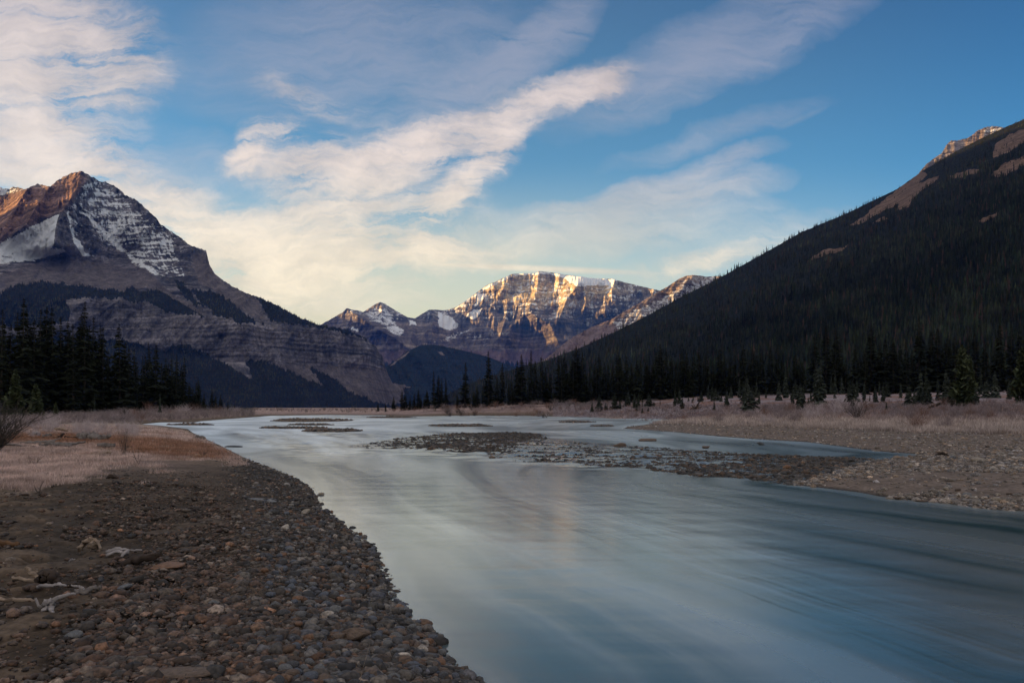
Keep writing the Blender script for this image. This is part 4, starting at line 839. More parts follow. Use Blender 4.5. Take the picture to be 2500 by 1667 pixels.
# small unnumbered growth
def thicket(name, label, N, fn, kinds, hr):
    pro = []; 
    for k in range(4): v, f = twigs(120+k, 6, 1.0, 2, .012); pro.append((v, f))
    PX, D = fn(N); X = (PX-CX)/F*D; z, d, _ = ground(X, D, True); ok = (d > .6) & (z > .15); X, D, z = X[ok], D[ok], z[ok]; n_ = len(X)
    h = rng.uniform(*hr, n_)*(1+D/160.); M = rotz(rng.uniform(0, 6.28, n_))*np.stack([h*1.3, h*1.3, h], -1)[:, None, :]
    c = np.array(kinds)[rng.integers(0, len(kinds), n_)]*rng.uniform(.7, 1.2, (n_, 1))
    V, Fc, C_ = merge(pro, np.stack([X, D, z-.03], -1), M, c, rng.integers(0, 4, n_))
    link(name, mesh_np(name, V, Fc, col=C_, smooth=False, mats=[m_brush]), kind='stuff', label=label, category='brush')
m_brush = col_mat('brush', 2., .3)
thicket('brush', 'low leafless brush under the left tree stand and shore', 1500, lambda N: (lambda p: (p, np.interp(p, [-100, 60, 250, 400, 620], [40, 66, 96, 125, 175])*rng.uniform(.8, 1.2, N)))(rng.uniform(-100, 620, N)), [(.28, .22, .22), (.20, .16, .165), (.34, .27, .25)], (.5, 1.1))
thicket('brush', 'low leafless brush scattered over the right bank meadow', 1900, lambda N: (lambda p: (p, np.interp(p, [1000, 1350, 1500, 1700, 2100, 2600], [215, 160, 118, 92, 68, 58])*rng.uniform(.95, 1.75, N)))(rng.uniform(960, 2650, N)), [(.27, .20, .20), (.19, .14, .14), (.30, .19, .15)], (.3, .8))
thicket('brush', 'sparse brush on the far plain below the mountains', 500, lambda N: (rng.uniform(560, 1100, N), rng.uniform(230, 420, N)), [(.30, .22, .2), (.10, .09, .08)], (.3, .7))

# ------------------------------------------------------------------ grass
def grass(name, label, PX, D, hfun, colf, blades=5):
    X = (PX-CX)/F*D; z, d, P_ = ground(X, D, True); gl, og, cb = zones(X, D, P_, z, d)
    keep, c = colf(X, D, P_, z, d, gl, og); X, D, z, c = X[keep], D[keep], z[keep], c[keep]; n_ = len(X)
    h = hfun(D, n_)*(1+.7*np.clip(fbm(X/1.3, D/1.8, 3, 401)+.5*fbm(X/.4, D/.5, 2, 402), -.8, 1)); c = c*(1+.45*np.clip(fbm(X/1.1, D/2., 3, 403), -1, 1))[:, None]; gap = fbm(X/.7, D/1.1, 3, 404) > -.28; X, D, z, c, h = X[gap], D[gap], z[gap], c[gap], h[gap]; n_ = len(X)
    V = []; Cc = []
    for b in range(blades):
        a = rng.uniform(0, 6.28, n_); ln = rng.uniform(.15, .8, n_)*h; w = np.maximum(.0035, D*.00035)*rng.uniform(.7, 1.4, n_); ox, oy = rng.normal(0, .05, n_)*(1+D/25), rng.normal(0, .05, n_)*(1+D/25)
        wa = rng.uniform(0, 3.14, n_); dx, dy = np.cos(wa)*w, np.sin(wa)*w; hb = h*rng.uniform(.6, 1.1, n_)
        x0, y0 = X+ox, D+oy
        V += [np.stack([x0-dx, y0-dy, z-.01], -1), np.stack([x0+dx, y0+dy, z-.01], -1), np.stack([x0+np.cos(a)*ln, y0+np.sin(a)*ln, z+hb], -1)]
        Cc += [c*.8, c*.8, c*1.15]
    V = np.stack(V, 1).reshape(-1, 3); Cc = np.stack(Cc, 1).reshape(-1, 3)
    Fc = np.arange(len(V)).reshape(-1, 3)
    link(name, mesh_np(name, V, Fc, col=Cc, smooth=False, mats=[m_grass]), kind='stuff', label=label, category='grass')
m_grass = col_mat('grass_blades', 1.2, .25)
def gc_left(X, D, P_, z, d, gl, og):
    k = (gl > .35) & (z > .12) & (rng.uniform(0, 1, len(X)) < np.clip(gl-.45*og+.1, .2, 1)); n_ = len(X)
    c = np.array([.60, .44, .385])*(1-og[:, None]) + np.array([.30, .145, .085])*og[:, None]; return k, c*rng.uniform(.55, 1.25, (n_, 1))
N = 90000; u = rng.uniform(1/62., 1/10.0, N); grass('frosted_grass', 'pale frosted grass covering the flat of the left bank', rng.uniform(-150, 620, N), 1/u, lambda D, n: rng.uniform(.03, .10, n)*(1+D/60.), gc_left)
def gc_right(X, D, P_, z, d, gl, og):
    g = lut([(1350, 120), (1500, 105), (1700, 76), (1950, 62), (2130, 55), (2300, 48), (2600, 44), (7000, 40)])(P_); n_ = len(X)
    k = (D > g*.93+2*fbm(X/3., D/3., 3, 5)) & (z > .1) & (d > .6)
    far = sstep(1.2, 1.5, D/g)[:, None]; c = np.array([.50, .405, .365])*(1-far)+np.array([.27, .215, .22])*far
    return k, c*rng.uniform(.6, 1.25, (n_, 1))
N = 60000; p = rng.uniform(1350, 2650, N); gg = lut([(1350, 120), (1500, 105), (1700, 76), (1950, 62), (2130, 55), (2300, 48), (2600, 44)])(p)
grass('frosted_grass', 'pale frosted grass band along the right gravel bar and meadow', p, gg*(.9+1.1*rng.uniform(0, 1, N)**2), lambda D, n: rng.uniform(.12, .50, n), gc_right, 4)

# ------------------------------------------------------------------ stones
def ico(sub):
    import bmesh
    bm = bmesh.new(); bmesh.ops.create_icosphere(bm, subdivisions=sub, radius=1); V = np.array([v.co[:] for v in bm.verts]); Fc = np.array([[v.index for v in f.verts] for f in bm.faces]); bm.free(); return V, Fc
def pebble(sub, seed, ang=.25):
    V, Fc = ico(sub); r = np.random.default_rng(seed)
    for _ in range(5 if ang < .4 else 8):                        # worn flats
        d = r.normal(size=3); d /= np.linalg.norm(d); k = V@d; lim = r.uniform(.55, .85) if ang < .4 else r.uniform(.4, .7); over = np.maximum(k-lim, 0); V = V-over[:, None]*d*.85
    V = V*(1+ang*.35*np.sin(V[:, [1, 2, 0]]*r.uniform(1.5, 3, 3)+r.uniform(0, 6, 3)))
    V = V/np.abs(V).max(0); return V*np.array([1, r.uniform(.65, .95), r.uniform(.42, .68)]), Fc
PEB2 = [pebble(2, k) for k in range(14)]; PEB1 = [pebble(1, k) for k in range(14)]; SHARD = [pebble(1, 60+k, .6) for k in range(10)]+[pebble(1, 80+k) for k in range(6)]; MIX2 = PEB2[:9]+[pebble(2, 70+k, .55) for k in range(6)]
STONECOL = np.array([[.10, .098, .10], [.06, .062, .072], [.13, .12, .115], [.045, .043, .045], [.09, .068, .055], [.12, .078, .055], [.17, .16, .15], [.07, .06, .054], [.075, .08, .10], [.035, .033, .034], [.11, .10, .092]])
STONECOL *= np.array([.80, .72, .66])
m_stone = col_mat('river_stones', 30., .7, .68, .35, .006, detail=10)
def stones(name, label, X, Y, size, pro, palette, sink=.25, bright=1., wet=0., only=None, zz=None):
    z, d, P_ = ground(X, Y, True) if zz is None else zz; n_ = len(X)
    if only is not None:
        k = only(X, Y, z, d, P_); X, Y, size, z = X[k], Y[k], size[k], z[k]; n_ = len(X)
    M = np.einsum('nij,njk->nik', rotz(rng.uniform(0, 6.28, n_)), rotx(rng.normal(0, .22, n_)))
    M = M*(size[:, None]*rng.uniform(.8, 1.25, (n_, 3)))[:, None, :]
    c = palette[rng.integers(0, len(palette), n_)]*np.exp(rng.normal(-.05, .38, (n_, 1)))*bright
    P = np.stack([X, Y, z+size*(.5-sink)*.55], -1)
    V, Fc, C_ = merge(pro, P, M, c, rng.integers(0, len(pro), n_))
    link(name, mesh_np(name, V, Fc, col=C_, mats=[m_stone]), kind='stuff', label=label, category='stones')
def psample(N, p0, p1, y0, y1, z=.2):
    px = rng.uniform(p0, p1, N); py = rng.uniform(y0, y1, N); D = (CZ-z)*F/(py-HY); return (px-CX)/F*D, D
def lognorm(N, m_, s, lo, hi): return np.clip(m_*np.exp(rng.normal(0, s, N)), lo, hi)
# left bank, packed cobbles near the water
X, Y = psample(26000, 520, 1250, 1112, 1750, .15); sz = lognorm(len(X), .0225, .55, .009, .085); sz = np.maximum(sz, Y*.0018)
stones('cobbles', 'packed rounded cobbles along the left waterline', X, Y, sz, MIX2, STONECOL, .12, only=lambda X, Y, z, d, P_: (d > -.12) & (sstep(-.45, .75, sdf(X+.5*fbm(X/.6, Y/.6, 3, 3), Y, COBBLE)+.8*(d < .5)) > rng.uniform(0, 1, len(X))))
# left bank, dirty gravel half sunk in sand
X, Y = psample(46000, -60, 900, 1150, 1750, .4); sz = lognorm(len(X), .0145, .72, .005, .085); sz = np.maximum(sz, Y*.0014)
BR = np.array([[.10, .07, .055], [.08, .055, .045], [.12, .085, .068], [.075, .066, .062], [.12, .072, .048], [.15, .13, .115], [.05, .04, .036], [.045, .038, .034]])
BR *= np.array([.86, .74, .66])
def ol(X, Y, z, d, P_):
    gl = sdf(X, Y, GRASSL); q = fbm(X/1.1, Y/1.6, 3, 88); edge = np.interp(Y, [4, 5.5, 8, 11, 14, 20], [190, 230, 280, 230, 180, 200]); return (d > .3) & (gl < 1.1) & (np.maximum(sstep(-120, 140, P_-edge+220*q)*(.45+.55*sstep(-.35, .1, fbm(X/.45, Y/.6, 3, 89))), .07+.25*sstep(.25, .6, q)) > rng.uniform(0, 1, len(X)))
stones('gravel', 'brown gravel half sunk in the sand of the left bank', X, Y, sz, SHARD, BR, .5, only=ol)
# right gravel bar
X, Y = psample(38000, 1480, 2950, 1034, 1290, .25); sz = lognorm(len(X), .05, .45, .02, .15); sz = np.maximum(sz, Y*.0014)
RB = np.array([[.22, .18, .15], [.17, .14, .12], [.26, .22, .19], [.15, .12, .10], [.24, .17, .12], [.19, .17, .165]])
def orr(X, Y, z, d, P_):
    g = lut([(1350, 120), (1500, 105), (1700, 76), (1950, 62), (2130, 55), (2300, 48), (2600, 44)])(P_)
    mud = inpoly(P_, HY+(CZ-.2)*F/Y, [(1900, 1185), (2060, 1160), (2200, 1150), (2560, 1165), (2560, 1215), (2400, 1205), (2250, 1190), (2080, 1200)])
    return (d > -.1) & (Y < g*1.05) & (~mud | (rng.uniform(0, 1, len(X)) < .10))
stones('cobbles', 'dry cobbles covering the right gravel bar', X, Y, sz, PEB1, RB, .3, only=orr)
# stones breaking the surface in the shallows
WETC = np.array([[.055, .045, .038], [.04, .036, .034], [.09, .055, .035], [.07, .06, .055]])
X, Y = psample(15000, 1190, 2160, 1080, 1190, 0); sz = lognorm(len(X), .06, .4, .03, .16)
stones('wet_stones', 'dark wet stones breaking the rapids before the right bar', X, Y, sz, PEB1, WETC, .35, only=lambda X, Y, z, d, P_: (sdf(X, Y, SHALLOW2) > 0) & (z > -.3) & (rng.uniform(0, 1, len(X)) < np.interp(P_+140*fbm(X/2., Y/2., 3, 4), [1200, 1500, 1800, 2050], [.6, .7, .95, 1.])))
X, Y = psample(6000, 800, 1350, 1050, 1110, 0); sz = lognorm(len(X), .075, .35, .04, .16)
stones('wet_stones', 'dark wet stones of the low bar in mid river', X, Y, sz, PEB1, WETC, .25, only=lambda X, Y, z, d, P_: (sdf(X, Y, SHALLOW1) > 0) & (rng.uniform(0, 1, len(X)) < np.interp(P_+120*fbm(X/2., Y/2., 3, 4), [810, 960, 1080, 1330], [.15, .6, 1., .6])))
allI = []
for q in ISLANDS:
    q = np.array(q); n_ = 420; x = rng.uniform(q[:, 0].min(), q[:, 0].max(), n_); y = rng.uniform(q[:, 1].min(), q[:, 1].max(), n_); k = sdf(x, y, [tuple(t) for t in q]) > 0; allI.append((x[k], y[k]))
X = np.concatenate([a[0] for a in allI]); Y = np.concatenate([a[1] for a in allI])
stones('gravel', 'dark gravel of the small islands far out in the river', X, Y, lognorm(len(X), .13, .3, .06, .26), PEB1, WETC*1.6, .2)

# single stones one can point to
STM = {}
for k, c in {'blue-grey': (.085, .09, .11), 'grey': (.13, .125, .125), 'brown': (.12, .08, .058), 'rust-brown': (.17, .085, .045), 'pale': (.24, .21, .185), 'dark': (.05, .047, .05), 'tan': (.25, .20, .15)}.items():
    STM[k] = flat_mat(k.replace('-', '_')+'_stone', c, 5, .4, .6, .4, .02)
PEB3 = [pebble(3, k) for k in range(10)]; CH = {}
def stone_mesh(k, i, angular=False):
    key = (k, i % 10, angular)
    if key not in CH:
        v, f = pebble(3, 40+i % 10, .6) if angular else PEB3[i % 10]; CH[key] = mesh_np('stone', v, f, mats=[STM[k]])
    return CH[key]
def stone(px, py, s, k, label, group=None, i=0, sc=(1, 1, 1), rot=None, z0=None, angular=False, name='stone', sink=.3):
    z = .2 if z0 is None else z0
    for _ in range(4):
        X, Y = g2w(px, py, z); z = max(ground1(X, Y), 0 if z0 is None else z0)
    o = link(name, stone_mesh(k, i, angular), label=label, category='stone')
    if group: o['group'] = group
    o.location = (X, Y, z+s*sc[2]*(.55-sink)); o.scale = (s*sc[0], s*sc[1], s*sc[2]); o.rotation_euler = rot or (R(random.uniform(-12, 12)), R(random.uniform(-12, 12)), random.uniform(0, 6.28)); return o
NAMED = [(975, 1472, .042, 'dark', 'lone round dark stone in the water off the left bank', {}), (1125, 1648, .085, 'dark', 'wide dark stone at the water edge in the bottom of the view', dict(sc=(1.5, 1, .6), rot=(0, 0, .1))), (1052, 1572, .07, 'brown', 'brown angular stone standing at the waterline', dict(angular=True)),
         (905, 1347, .075, 'blue-grey', 'big rounded blue-grey boulder at the bend of the waterline', {}), (872, 1328, .08, 'grey', 'rounded grey boulder beside the bend boulder', {}), (858, 1562, .13, 'brown', 'large angular brown boulder low on the cobble bank', dict(angular=True, sc=(1.3, 1, .9))),
         (700, 1186, .13, 'pale', 'pale squarish boulder on the cobbles at the bank bend', dict(angular=True)), (640, 1222, .22, 'grey', 'flat pale slab lying on the upper cobbles', dict(angular=True, sc=(1.5, 1, .22), rot=(.05, .08, -.3))), (745, 1252, .12, 'tan', 'tan wedge-shaped boulder on the cobble bank', dict(angular=True, sc=(1.2, 1, .7))),
         (784, 1208, .08, 'tan', 'pale tan stone in the shallows off the bank bend', {}), (178, 1556, .06, 'grey', 'smooth round pebble half sunk in sand at lower left', dict(sc=(1.2, 1, 1))), (455, 1648, .12, 'brown', 'long flat brown stone at the bottom of the view', dict(sc=(1.7, 1, .5), rot=(0, 0, .1))), (800, 1620, .07, 'pale', 'oval pale stone with a lit top near the bottom', dict(sc=(1.4, .8, .6), rot=(0, 0, 0))),
         (520, 1475, .07, 'grey', 'blocky grey stone in the middle of the gravel', dict(angular=True, sc=(1.3, 1, .8))), (415, 1510, .06, 'brown', 'upright brown stone with frosted top in the gravel', dict(angular=True, sc=(1., 1, 1.2))), (340, 1495, .045, 'tan', 'small pointed tan stone in the lower left gravel', dict(angular=True, sc=(1, .8, 1.2))), (795, 1478, .06, 'blue-grey', 'tall lilac-grey stone on the cobble bank', {}), (820, 1496, .085, 'grey', 'speckled rounded boulder on the lower cobble bank', {}),
         (995, 1515, .055, 'grey', 'smooth grey stone near the stepped waterline', {}), (420, 1385, .22, 'rust-brown', 'broad reddish slab half buried in the gravel', dict(angular=True, sc=(1.3, .8, .3), rot=(.08, -.1, .2))), (245, 1418, .055, 'dark', 'dark wet-looking stone at the edge of the sand', dict(angular=True)), (305, 1436, .09, 'grey', 'grey humped stone beside the dark one on sand', dict(sc=(1.5, 1, .6))),
         (1583, 1076.5, .42, 'brown', 'flat brown boulder standing out of the upper channel', dict(z0=0, sc=(1.6, .8, .55), rot=(0, 0, 0))), (1510, 1090, .34, 'brown', 'rusty boulder at the top left of the rapids', dict(z0=0, sc=(1.3, 1, .7))), (1724, 1094, .24, 'brown', 'pointed boulder where the channel meets the rapids', dict(z0=0, angular=True)), (1858, 1086, .22, 'dark', 'dark lumpy boulder in the blue channel', dict(z0=0, angular=True, sc=(1.5, 1, .8))), (1920, 1143, .16, 'rust-brown', 'rounded rust-coloured boulder among the wet stones', dict(z0=0)),
         (570, 1091, .30, 'dark', 'smooth low boulder washed by the rapids near the left bank', dict(z0=0, sc=(1.7, 1, .35), rot=(0, 0, 0))), (2430, 1233, .13, 'tan', 'largest tan boulder on the right mud bank', {}), (2385, 1125, .24, 'tan', 'big pale boulder on the right gravel bar', dict(sc=(1.4, 1, .7))), (2298, 1213, .10, 'tan', 'single tan boulder on the mud edge of the right bank', {}), (2360, 1220, .11, 'grey', 'rounded grey boulder leaning on its neighbour at the right bank', {}), (2325, 1120, .17, 'grey', 'pale grey boulder below the brush heap on the right bar', {}), (2225, 1140, .14, 'tan', 'cream boulder in the middle of the right bar', {}), (2190, 1218, .12, 'brown', 'reddish block washed by the river at the right bank', dict(z0=0, angular=True)), (2250, 1224, .12, 'brown', 'low reddish stone at the right waterline', dict(z0=0, angular=True, sc=(1.4, 1, .4)))]
for i, (px, py, s, k, lb, kw) in enumerate(NAMED): stone(px, py, s, k, lb, i=i, **kw)
ks = ['blue-grey', 'blue-grey', 'grey', 'brown', 'dark', 'rust-brown', 'grey']; cnt = 0; tries = 0
while cnt < 215 and tries < 4000:
    tries += 1; px = random.uniform(560, 1130); py = random.uniform(1240, 1690); X, Y = g2w(px, py, .15)
    s_ = sdf(np.array([X]), np.array([Y]), COBBLE)[0]; r_ = -sdf(np.array([X]), np.array([Y]), RIVER)[0]
    if s_ < 0 or r_ < .02: continue
    k = random.choice(ks); stone(px, py, random.uniform(.034, .068), k, '%s rounded cobble among the larger ones of the left cobble bank' % k, '%s cobbles of the left bank' % k, i=cnt, sink=.15); cnt += 1
for i in range(45):
    px = random.uniform(1990, 2520); py = random.uniform(1195, 1240)+(px-2250)*.09*(px > 2250); k = random.choice(['tan', 'grey', 'tan', 'brown']); X, Y = g2w(px, py, .15)
    if -sdf(np.array([X]), np.array([Y]), RIVER)[0] < .05: continue
    stone(px, py, random.uniform(.05, .10), k, '%s cobble lying on the mud of the right bank' % k, '%s cobbles on the right mud bank' % k, i=i)

# ------------------------------------------------------------------ driftwood
def limb(pts, radii, seed=0, sides=10, knob=.24):
    r = np.random.default_rng(seed); P0 = np.array(pts, float); n0 = len(P0); t = np.linspace(0, n0-1, (n0-1)*5+1)
    P = np.stack([np.interp(t, range(n0), P0[:, i]) for i in range(3)], -1); 
    for _ in range(2): P[1:-1] = .25*P[:-2]+.5*P[1:-1]+.25*P[2:]
    P = P+r.normal(0, 1, P.shape)*np.interp(t, range(n0), radii)[:, None]*.28
    rr = np.interp(t, range(n0), radii); V, Fq = [], []
    for i in range(len(P)):
        d = P[min(i+1, len(P)-1)]-P[max(i-1, 0)]; d /= np.linalg.norm(d)+1e-9; u = np.cross(d, [0, .1, 1.]); u /= np.linalg.norm(u)+1e-9; w = np.cross(d, u)
        for j in range(sides): a = 6.283*j/sides; q = rr[i]*(1+knob*math.sin(3*a+i*.4+seed)+knob*.6*r.normal()); V.append(P[i]+q*(math.cos(a)*u+math.sin(a)*w))
    for i in range(len(P)-1):
        for j in range(sides): Fq.append((i*sides+j, i*sides+(j+1) % sides, (i+1)*sides+(j+1) % sides, (i+1)*sides+j))
    k = len(V); V.append(P[0]); V.append(P[-1]); L = (len(P)-1)*sides
    for j in range(sides): Fq.append((k, (j+1) % sides, j, j)); Fq.append((k+1, L+j, L+(j+1) % sides, L+(j+1) % sides))
    return np.array(V), np.array(Fq)
m_wood = {'bleached': flat_mat('bleached_wood', (.27, .20, .15), 6, .45, .8, .2, .004, (1, 1, 6)), 'frosted': flat_mat('frosted_wood', (.30, .265, .26), 8, .35, .8, .2, .004), 'brown': flat_mat('brown_wood', (.14, .075, .04), 6, .5, .8, .2, .004), 'grey': flat_mat('grey_wood', (.17, .145, .135), 7, .5, .85, .2, .005), 'dark': flat_mat('dark_wood', (.05, .035, .028), 7, .5, .85, .2, .005)}
def wood(name, px, py, kind, limbs, label, cat='driftwood', rz=0., sc=1.):
    """limbs: list of (points, radii) in metres round a point on the ground"""
    z = .4
    for _ in range(5):
        X, Y = g2w(px, py, z); z = ground1(X, Y)
    Vs, Fs, off = [], [], 0
    for i, (p, r_) in enumerate(limbs):
        v, f = limb(p, r_, i+int(px)); Vs.append(v*sc); Fs.append(f+off); off += len(v)
    F_ = np.concatenate(Fs); tri = F_[F_[:, 2] == F_[:, 3]][:, :3]; qd = F_[F_[:, 2] != F_[:, 3]]
    o = link(name, mesh_np(name, np.concatenate(Vs), [qd, tri], mats=[m_wood[kind]]), label=label, category=cat); o.location = (X, Y, z); o.rotation_euler = (0, 0, rz); return o
k6 = lambda x, y: (x*.1786, 1280+y*.1786)          # crop of the lower left
# root stump with three arms on the sand
wood('driftwood_stump', 100, 1422, 'bleached', [([(-.02, 0, .02), (-.09, .02, .09), (-.17, .03, .15)], [.022, .022, .013]), ([(.05, 0, .02), (.10, .02, .08), (.13, .02, .105), (.15, .02, .10)], [.012, .009, .009, .006]), ([(0, 0, .03), (-.14, -.02, .03), (-.26, -.04, .065)], [.022, .02, .014]), ([(-.06, .03, .06), (-.07, .04, .13)], [.014, .008])], 'bleached stump with raised arms lying on the sand at lower left', rz=0)
wood('driftwood_root', 105, 1428, 'dark', [([(-.10, .05, .0), (-.03, .05, .08), (.05, .05, .09), (.13, .05, .0)], [.03, .05, .05, .03])], 'dark round root mass under the bleached stump arms')
wood('driftwood', 115, 1436, 'frosted', [([(-.10, 0, .015), (-.04, 0, .035), (.03, .01, .02), (.11, .02, .035), (.17, .02, .02)], [.012, .018, .014, .016, .008])], 'knotty frosted branch in front of the bleached stump')
wood('driftwood', 30, 1467, 'bleached', [([(-.30, .02, .05), (-.18, .0, .045), (-.05, -.03, .02), (.12, -.03, .02), (.22, -.02, .015)], [.024, .022, .016, .016, .008])], 'long curved bleached branch entering from the left edge')
wood('driftwood', 120, 1490, 'frosted', [([(-.14, .03, .10), (-.10, .02, .02), (-.04, .02, .05), (0, 0, .01)], [.008, .012, .010, .012]), ([(.02, 0, .02), (.04, .02, .10), (.14, .05, .13), (.19, .06, .125)], [.022, .02, .012, .006]), ([(.02, 0, .03), (.05, -.05, .01), (.10, -.09, 0)], [.022, .016, .006]), ([(-.06, .02, .03), (-.02, .0, .09), (.03, 0, .06)], [.02, .022, .018]), ([(0, 0, .03), (-.03, -.05, .01)], [.02, .01])], 'tangled frosted root heap near the lower left corner')
wood('driftwood', 20, 1330, 'brown', [([(-.35, 0, .03), (-.1, 0, .035), (.13, 0, .02)], [.04, .04, .028])], 'rusty brown log end poking in from the left edge')
wood('driftwood', 210, 1450, 'grey', [([(-.10, -.06, .02), (-.03, -.03, .03), (.06, .02, .05), (.12, .04, .05)], [.012, .022, .022, .018])], 'thick grey stub on the sand beside the gravel')
wood('driftwood', 205, 1441, 'frosted', [([(-.16, .06, .03), (-.06, .03, .03), (.0, .0, .015)], [.008, .010, .018]), ([(-.08, -.02, .01), (0, 0, .01)], [.006, .012])], 'thin frosted branch crossing behind the thick grey stub')
wood('driftwood', 226, 1341, 'bleached', [([(-.16, 0, 0), (-.10, 0, .10), (-.02, .0, .13), (.06, 0, .11), (.10, 0, 0)], [.03, .03, .022, .022, .012]), ([(-.02, .0, .05), (.02, .0, .07)], [.06, .05])], 'arched bleached root hump where sand meets gravel')
wood('driftwood', 300, 1352, 'frosted', [([(-.20, 0, .02), (-.08, .02, .06), (.06, .02, .04), (.22, .02, .05)], [.02, .025, .012, .008]), ([(-.15, -.1, .01), (.0, -.1, .05), (.1, -.12, .03)], [.015, .02, .014]), ([(.1, -.1, .02), (.14, -.16, .08), (.10, -.22, .01)], [.02, .025, .012])], 'frosted tangle of broken driftwood along the gravel edge')
wood('driftwood', 345, 1380, 'dark', [([(-.25, 0, 0), (-.1, 0, .05), (.1, .03, .09), (.2, .05, .12)], [.03, .045, .04, .02])], 'dark rotten log buried in gravel beside the frosted tangle')
wood('driftwood', 178, 1372, 'frosted', [([(-.05, 0, 0), (-.02, 0, .035), (.03, 0, .03)], [.006, .008, .006])], 'tiny bent frosted stick alone on the sand')
wood('driftwood_stick', 264, 1496, 'grey', [([(-.16, -.04, .01), (0, 0, .03), (.12, .05, .04)], [.004, .004, .003])], 'straight thin stick on the lower left gravel')
wood('driftwood_stick', 180, 1482, 'grey', [([(-.10, -.05, .01), (0, 0, .02), (.09, .05, .03)], [.003, .003, .003])], 'thin stick behind the frosted root heap')
# grass flat
wood('driftwood', 230, 1073, 'grey', [([(-.9, 0, .28), (-.55, 0, .12), (0, 0, .12), (.5, 0, .1), (.85, 0, .2)], [.10, .20, .22, .16, .07]), ([(-.9, 0, .3), (-.3, .05, .3), (.1, 0, .1)], [.05, .08, .08])], 'weathered grey stump lying on the grass flat')
wood('driftwood', 148, 1092, 'grey', [([(-.9, 0, .1), (-.2, .1, .14), (.5, -.1, .04)], [.05, .08, .08]), ([(-.6, .2, .05), (.2, .2, .12), (.8, .4, .22)], [.04, .07, .03])], 'crossed grey logs on the orange grass')
wood('driftwood', 92, 1084, 'grey', [([(-.9, 0, .03), (0, 0, .1), (.7, .1, .12)], [.04, .07, .04]), ([(.4, 0, .08), (.85, .3, .26)], [.04, .02])], 'slim grey log with a raised twig end at left')
wood('driftwood', 262, 1094, 'grey', [([(-.4, 0, .1), (.3, 0, .14)], [.09, .08])], 'short thick grey log left of the upright sapling')
wood('driftwood', 250, 1110, 'bleached', [([(-.45, 0, .03), (0, 0, .07), (.35, 0, .1)], [.02, .04, .035])], 'pale bleached stick lying on the grass')
wood('driftwood', 258, 1101, 'bleached', [([(-.25, .1, .15), (-.15, 0, .05), (.1, 0, .06), (.25, 0, .14)], [.02, .025, .025, .02])], 'small white curved branch below the short thick log')
wood('driftwood', 150, 1058, 'bleached', [([(-.4, 0, .35), (0, 0, .35), (.35, 0, .2)], [.07, .10, .06])], 'pale bleached log at the back of the grass')
wood('driftwood', 152, 1070, 'dark', [([(-.9, 0, .02), (-.1, 0, .08), (.1, 0, .3)], [.03, .08, .05]), ([(.1, 0, .1), (.9, .1, .05)], [.05, .03])], 'dark low root below the pale log at the back')
wood('driftwood', 88, 1064, 'frosted', [([(-.15, 0, .15), (.1, 0, .15), (.2, 0, .05)], [.08, .10, .05])], 'small white frosted stump at the back left of the grass')
wood('driftwood', 115, 1069, 'grey', [([(-.25, 0, .1), (.2, 0, .15)], [.10, .13])], 'blue-grey rounded stump near the small white one')
wood('driftwood', 25, 1092, 'grey', [([(-1., 0, .1), (-.3, 0, .15), (1., .1, .03)], [.05, .06, .04])], 'long grey branch in grass at the left edge')
wood('driftwood', 275, 1168, 'dark', [([(-.3, 0, 0), (0, 0, .13), (.3, 0, .02)], [.05, .09, .05]), ([(0, -.05, .15), (.25, -.05, .05)], [.02, .02])], 'dark arched clod with frosted rim at the end of the grass', sc=.5)
wood('driftwood', 485, 1071, 'grey', [([(-.4, 0, .06), (0, 0, .14), (.5, 0, .05)], [.08, .12, .06])], 'low grey log at the grassy tip by the rapids')
# right bank
wood('driftwood_root', 1700, 1017, 'dark', [([(-.2, 0, .1), (.1, 0, .5), (.45, 0, 1.2), (.55, 0, 2.1), (.7, 0, 2.6)], [.22, .18, .12, .08, .04]), ([(-1.1, 0, .9), (-.5, 0, .4), (0, 0, .2)], [.04, .08, .15]), ([(0, 0, .2), (.7, 0, .3), (1.2, 0, .6)], [.18, .15, .05]), ([(-.2, 0, .1), (-.9, 0, .2), (-1.3, 0, .0)], [.15, .1, .05]), ([(.2, 0, .4), (.6, .1, .9), (1.1, .1, 1.0)], [.1, .06, .03])], 'upturned dark root with a raised snag at the gravel edge', 'driftwood')
wood('driftwood', 2280, 1030, 'dark', [([(-.9, 0, .0), (-.3, 0, .25), (.4, 0, .55), (.9, 0, .75)], [.08, .18, .2, .10])], 'dark tilted log on the grass edge of the right bank')
wood('driftwood', 2335, 1017, 'frosted', [([(-.5, 0, 0), (-.3, 0, .6), (.1, 0, .95), (.6, 0, .9), (1., 0, .6)], [.05, .06, .06, .05, .03])], 'arched frosted branch standing in the right bank grass')
wood('driftwood', 2377, 1052, 'bleached', [([(-.45, 0, .22), (-.1, 0, .12), (.3, -.05, .08), (.5, -.05, .03)], [.08, .09, .07, .03])], 'bright bleached log piece on the right gravel bar')
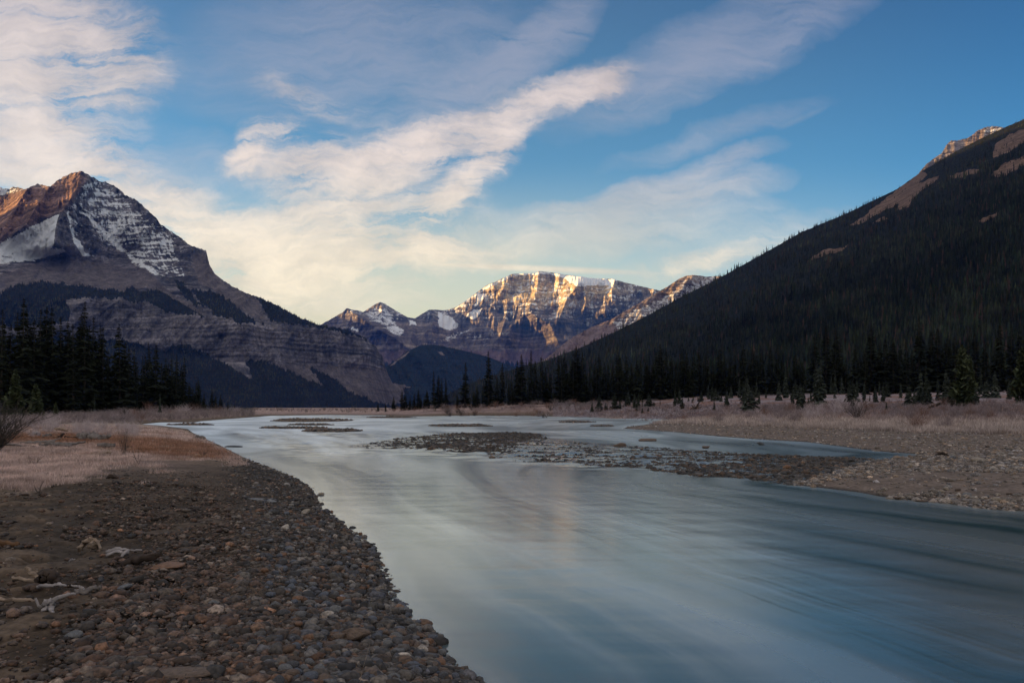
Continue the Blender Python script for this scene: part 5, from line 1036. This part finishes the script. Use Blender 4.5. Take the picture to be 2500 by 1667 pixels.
wood('driftwood', 1102, 1010, 'bleached', [([(-.9, 0, .5), (0, 0, .3), (1.2, 0, .2)], [.12, .12, .08])], 'pale log on the far shore beyond the mid river')
wood('driftwood', 2225, 1034, 'dark', [([(-.6, 0, .0), (0, 0, .2), (.5, 0, .15)], [.1, .16, .1])], 'dark clump of washed roots below the grass edge')
wood('driftwood', 2300, 1113, 'dark', [([(-.45, 0, .05), (-.1, 0, .2), (.3, 0, .12), (.5, 0, 0)], [.06, .1, .08, .03]), ([(-.3, .1, .1), (.1, .1, .3), (.3, .1, .1)], [.03, .04, .02])], 'dark frosted brush heap on the right gravel bar', sc=.6)
# dry stalk in the foreground
z = .3; X, Y = g2w(872, 1664, z)
o = link('dry_stalk', mesh_np('dry_stalk', *(lambda q: (q[0], q[1]))(limb([(0, 0, 0), (.03, .02, .16), (.075, .06, .33)], [.0016, .0013, .001], 3, 5, .05)), mats=[m_wood['bleached']]), label='thin dry stalk rising from the cobbles at the bottom', category='plant'); o.location = (X, Y, ground1(X, Y))

# ------------------------------------------------------------------ valley air
def haze():
    m = bpy.data.materials.new('valley_haze'); m.use_nodes = True; n = NT(m.node_tree); n.n.clear()
    out = n.new('ShaderNodeOutputMaterial'); v = n.new('ShaderNodeVolumePrincipled'); n.l.new(v.outputs[0], out.inputs['Volume'])
    v.inputs['Color'].default_value = (*HAZE_COL, 1); v.inputs['Density'].default_value = HAZE_D; v.inputs['Anisotropy'].default_value = 0.0
    x0, x1, y0, y1, z0, z1 = -18500, 18500, -7000, 20000, -6, 3000
    V = np.array([(x, y, z) for x in (x0, x1) for y in (y0, y1) for z in (z0, z1)]); Fc = np.array([(0, 1, 3, 2), (4, 6, 7, 5), (0, 4, 5, 1), (2, 3, 7, 6), (0, 2, 6, 4), (1, 5, 7, 3)])
    link('haze', mesh_np('haze', V, Fc, smooth=False, mats=[m]), kind='stuff', label='thin blue haze filling the valley air', category='haze')
HAZE_COL = (.07, .24, 1.0); HAZE_D = 2.7e-5
haze()
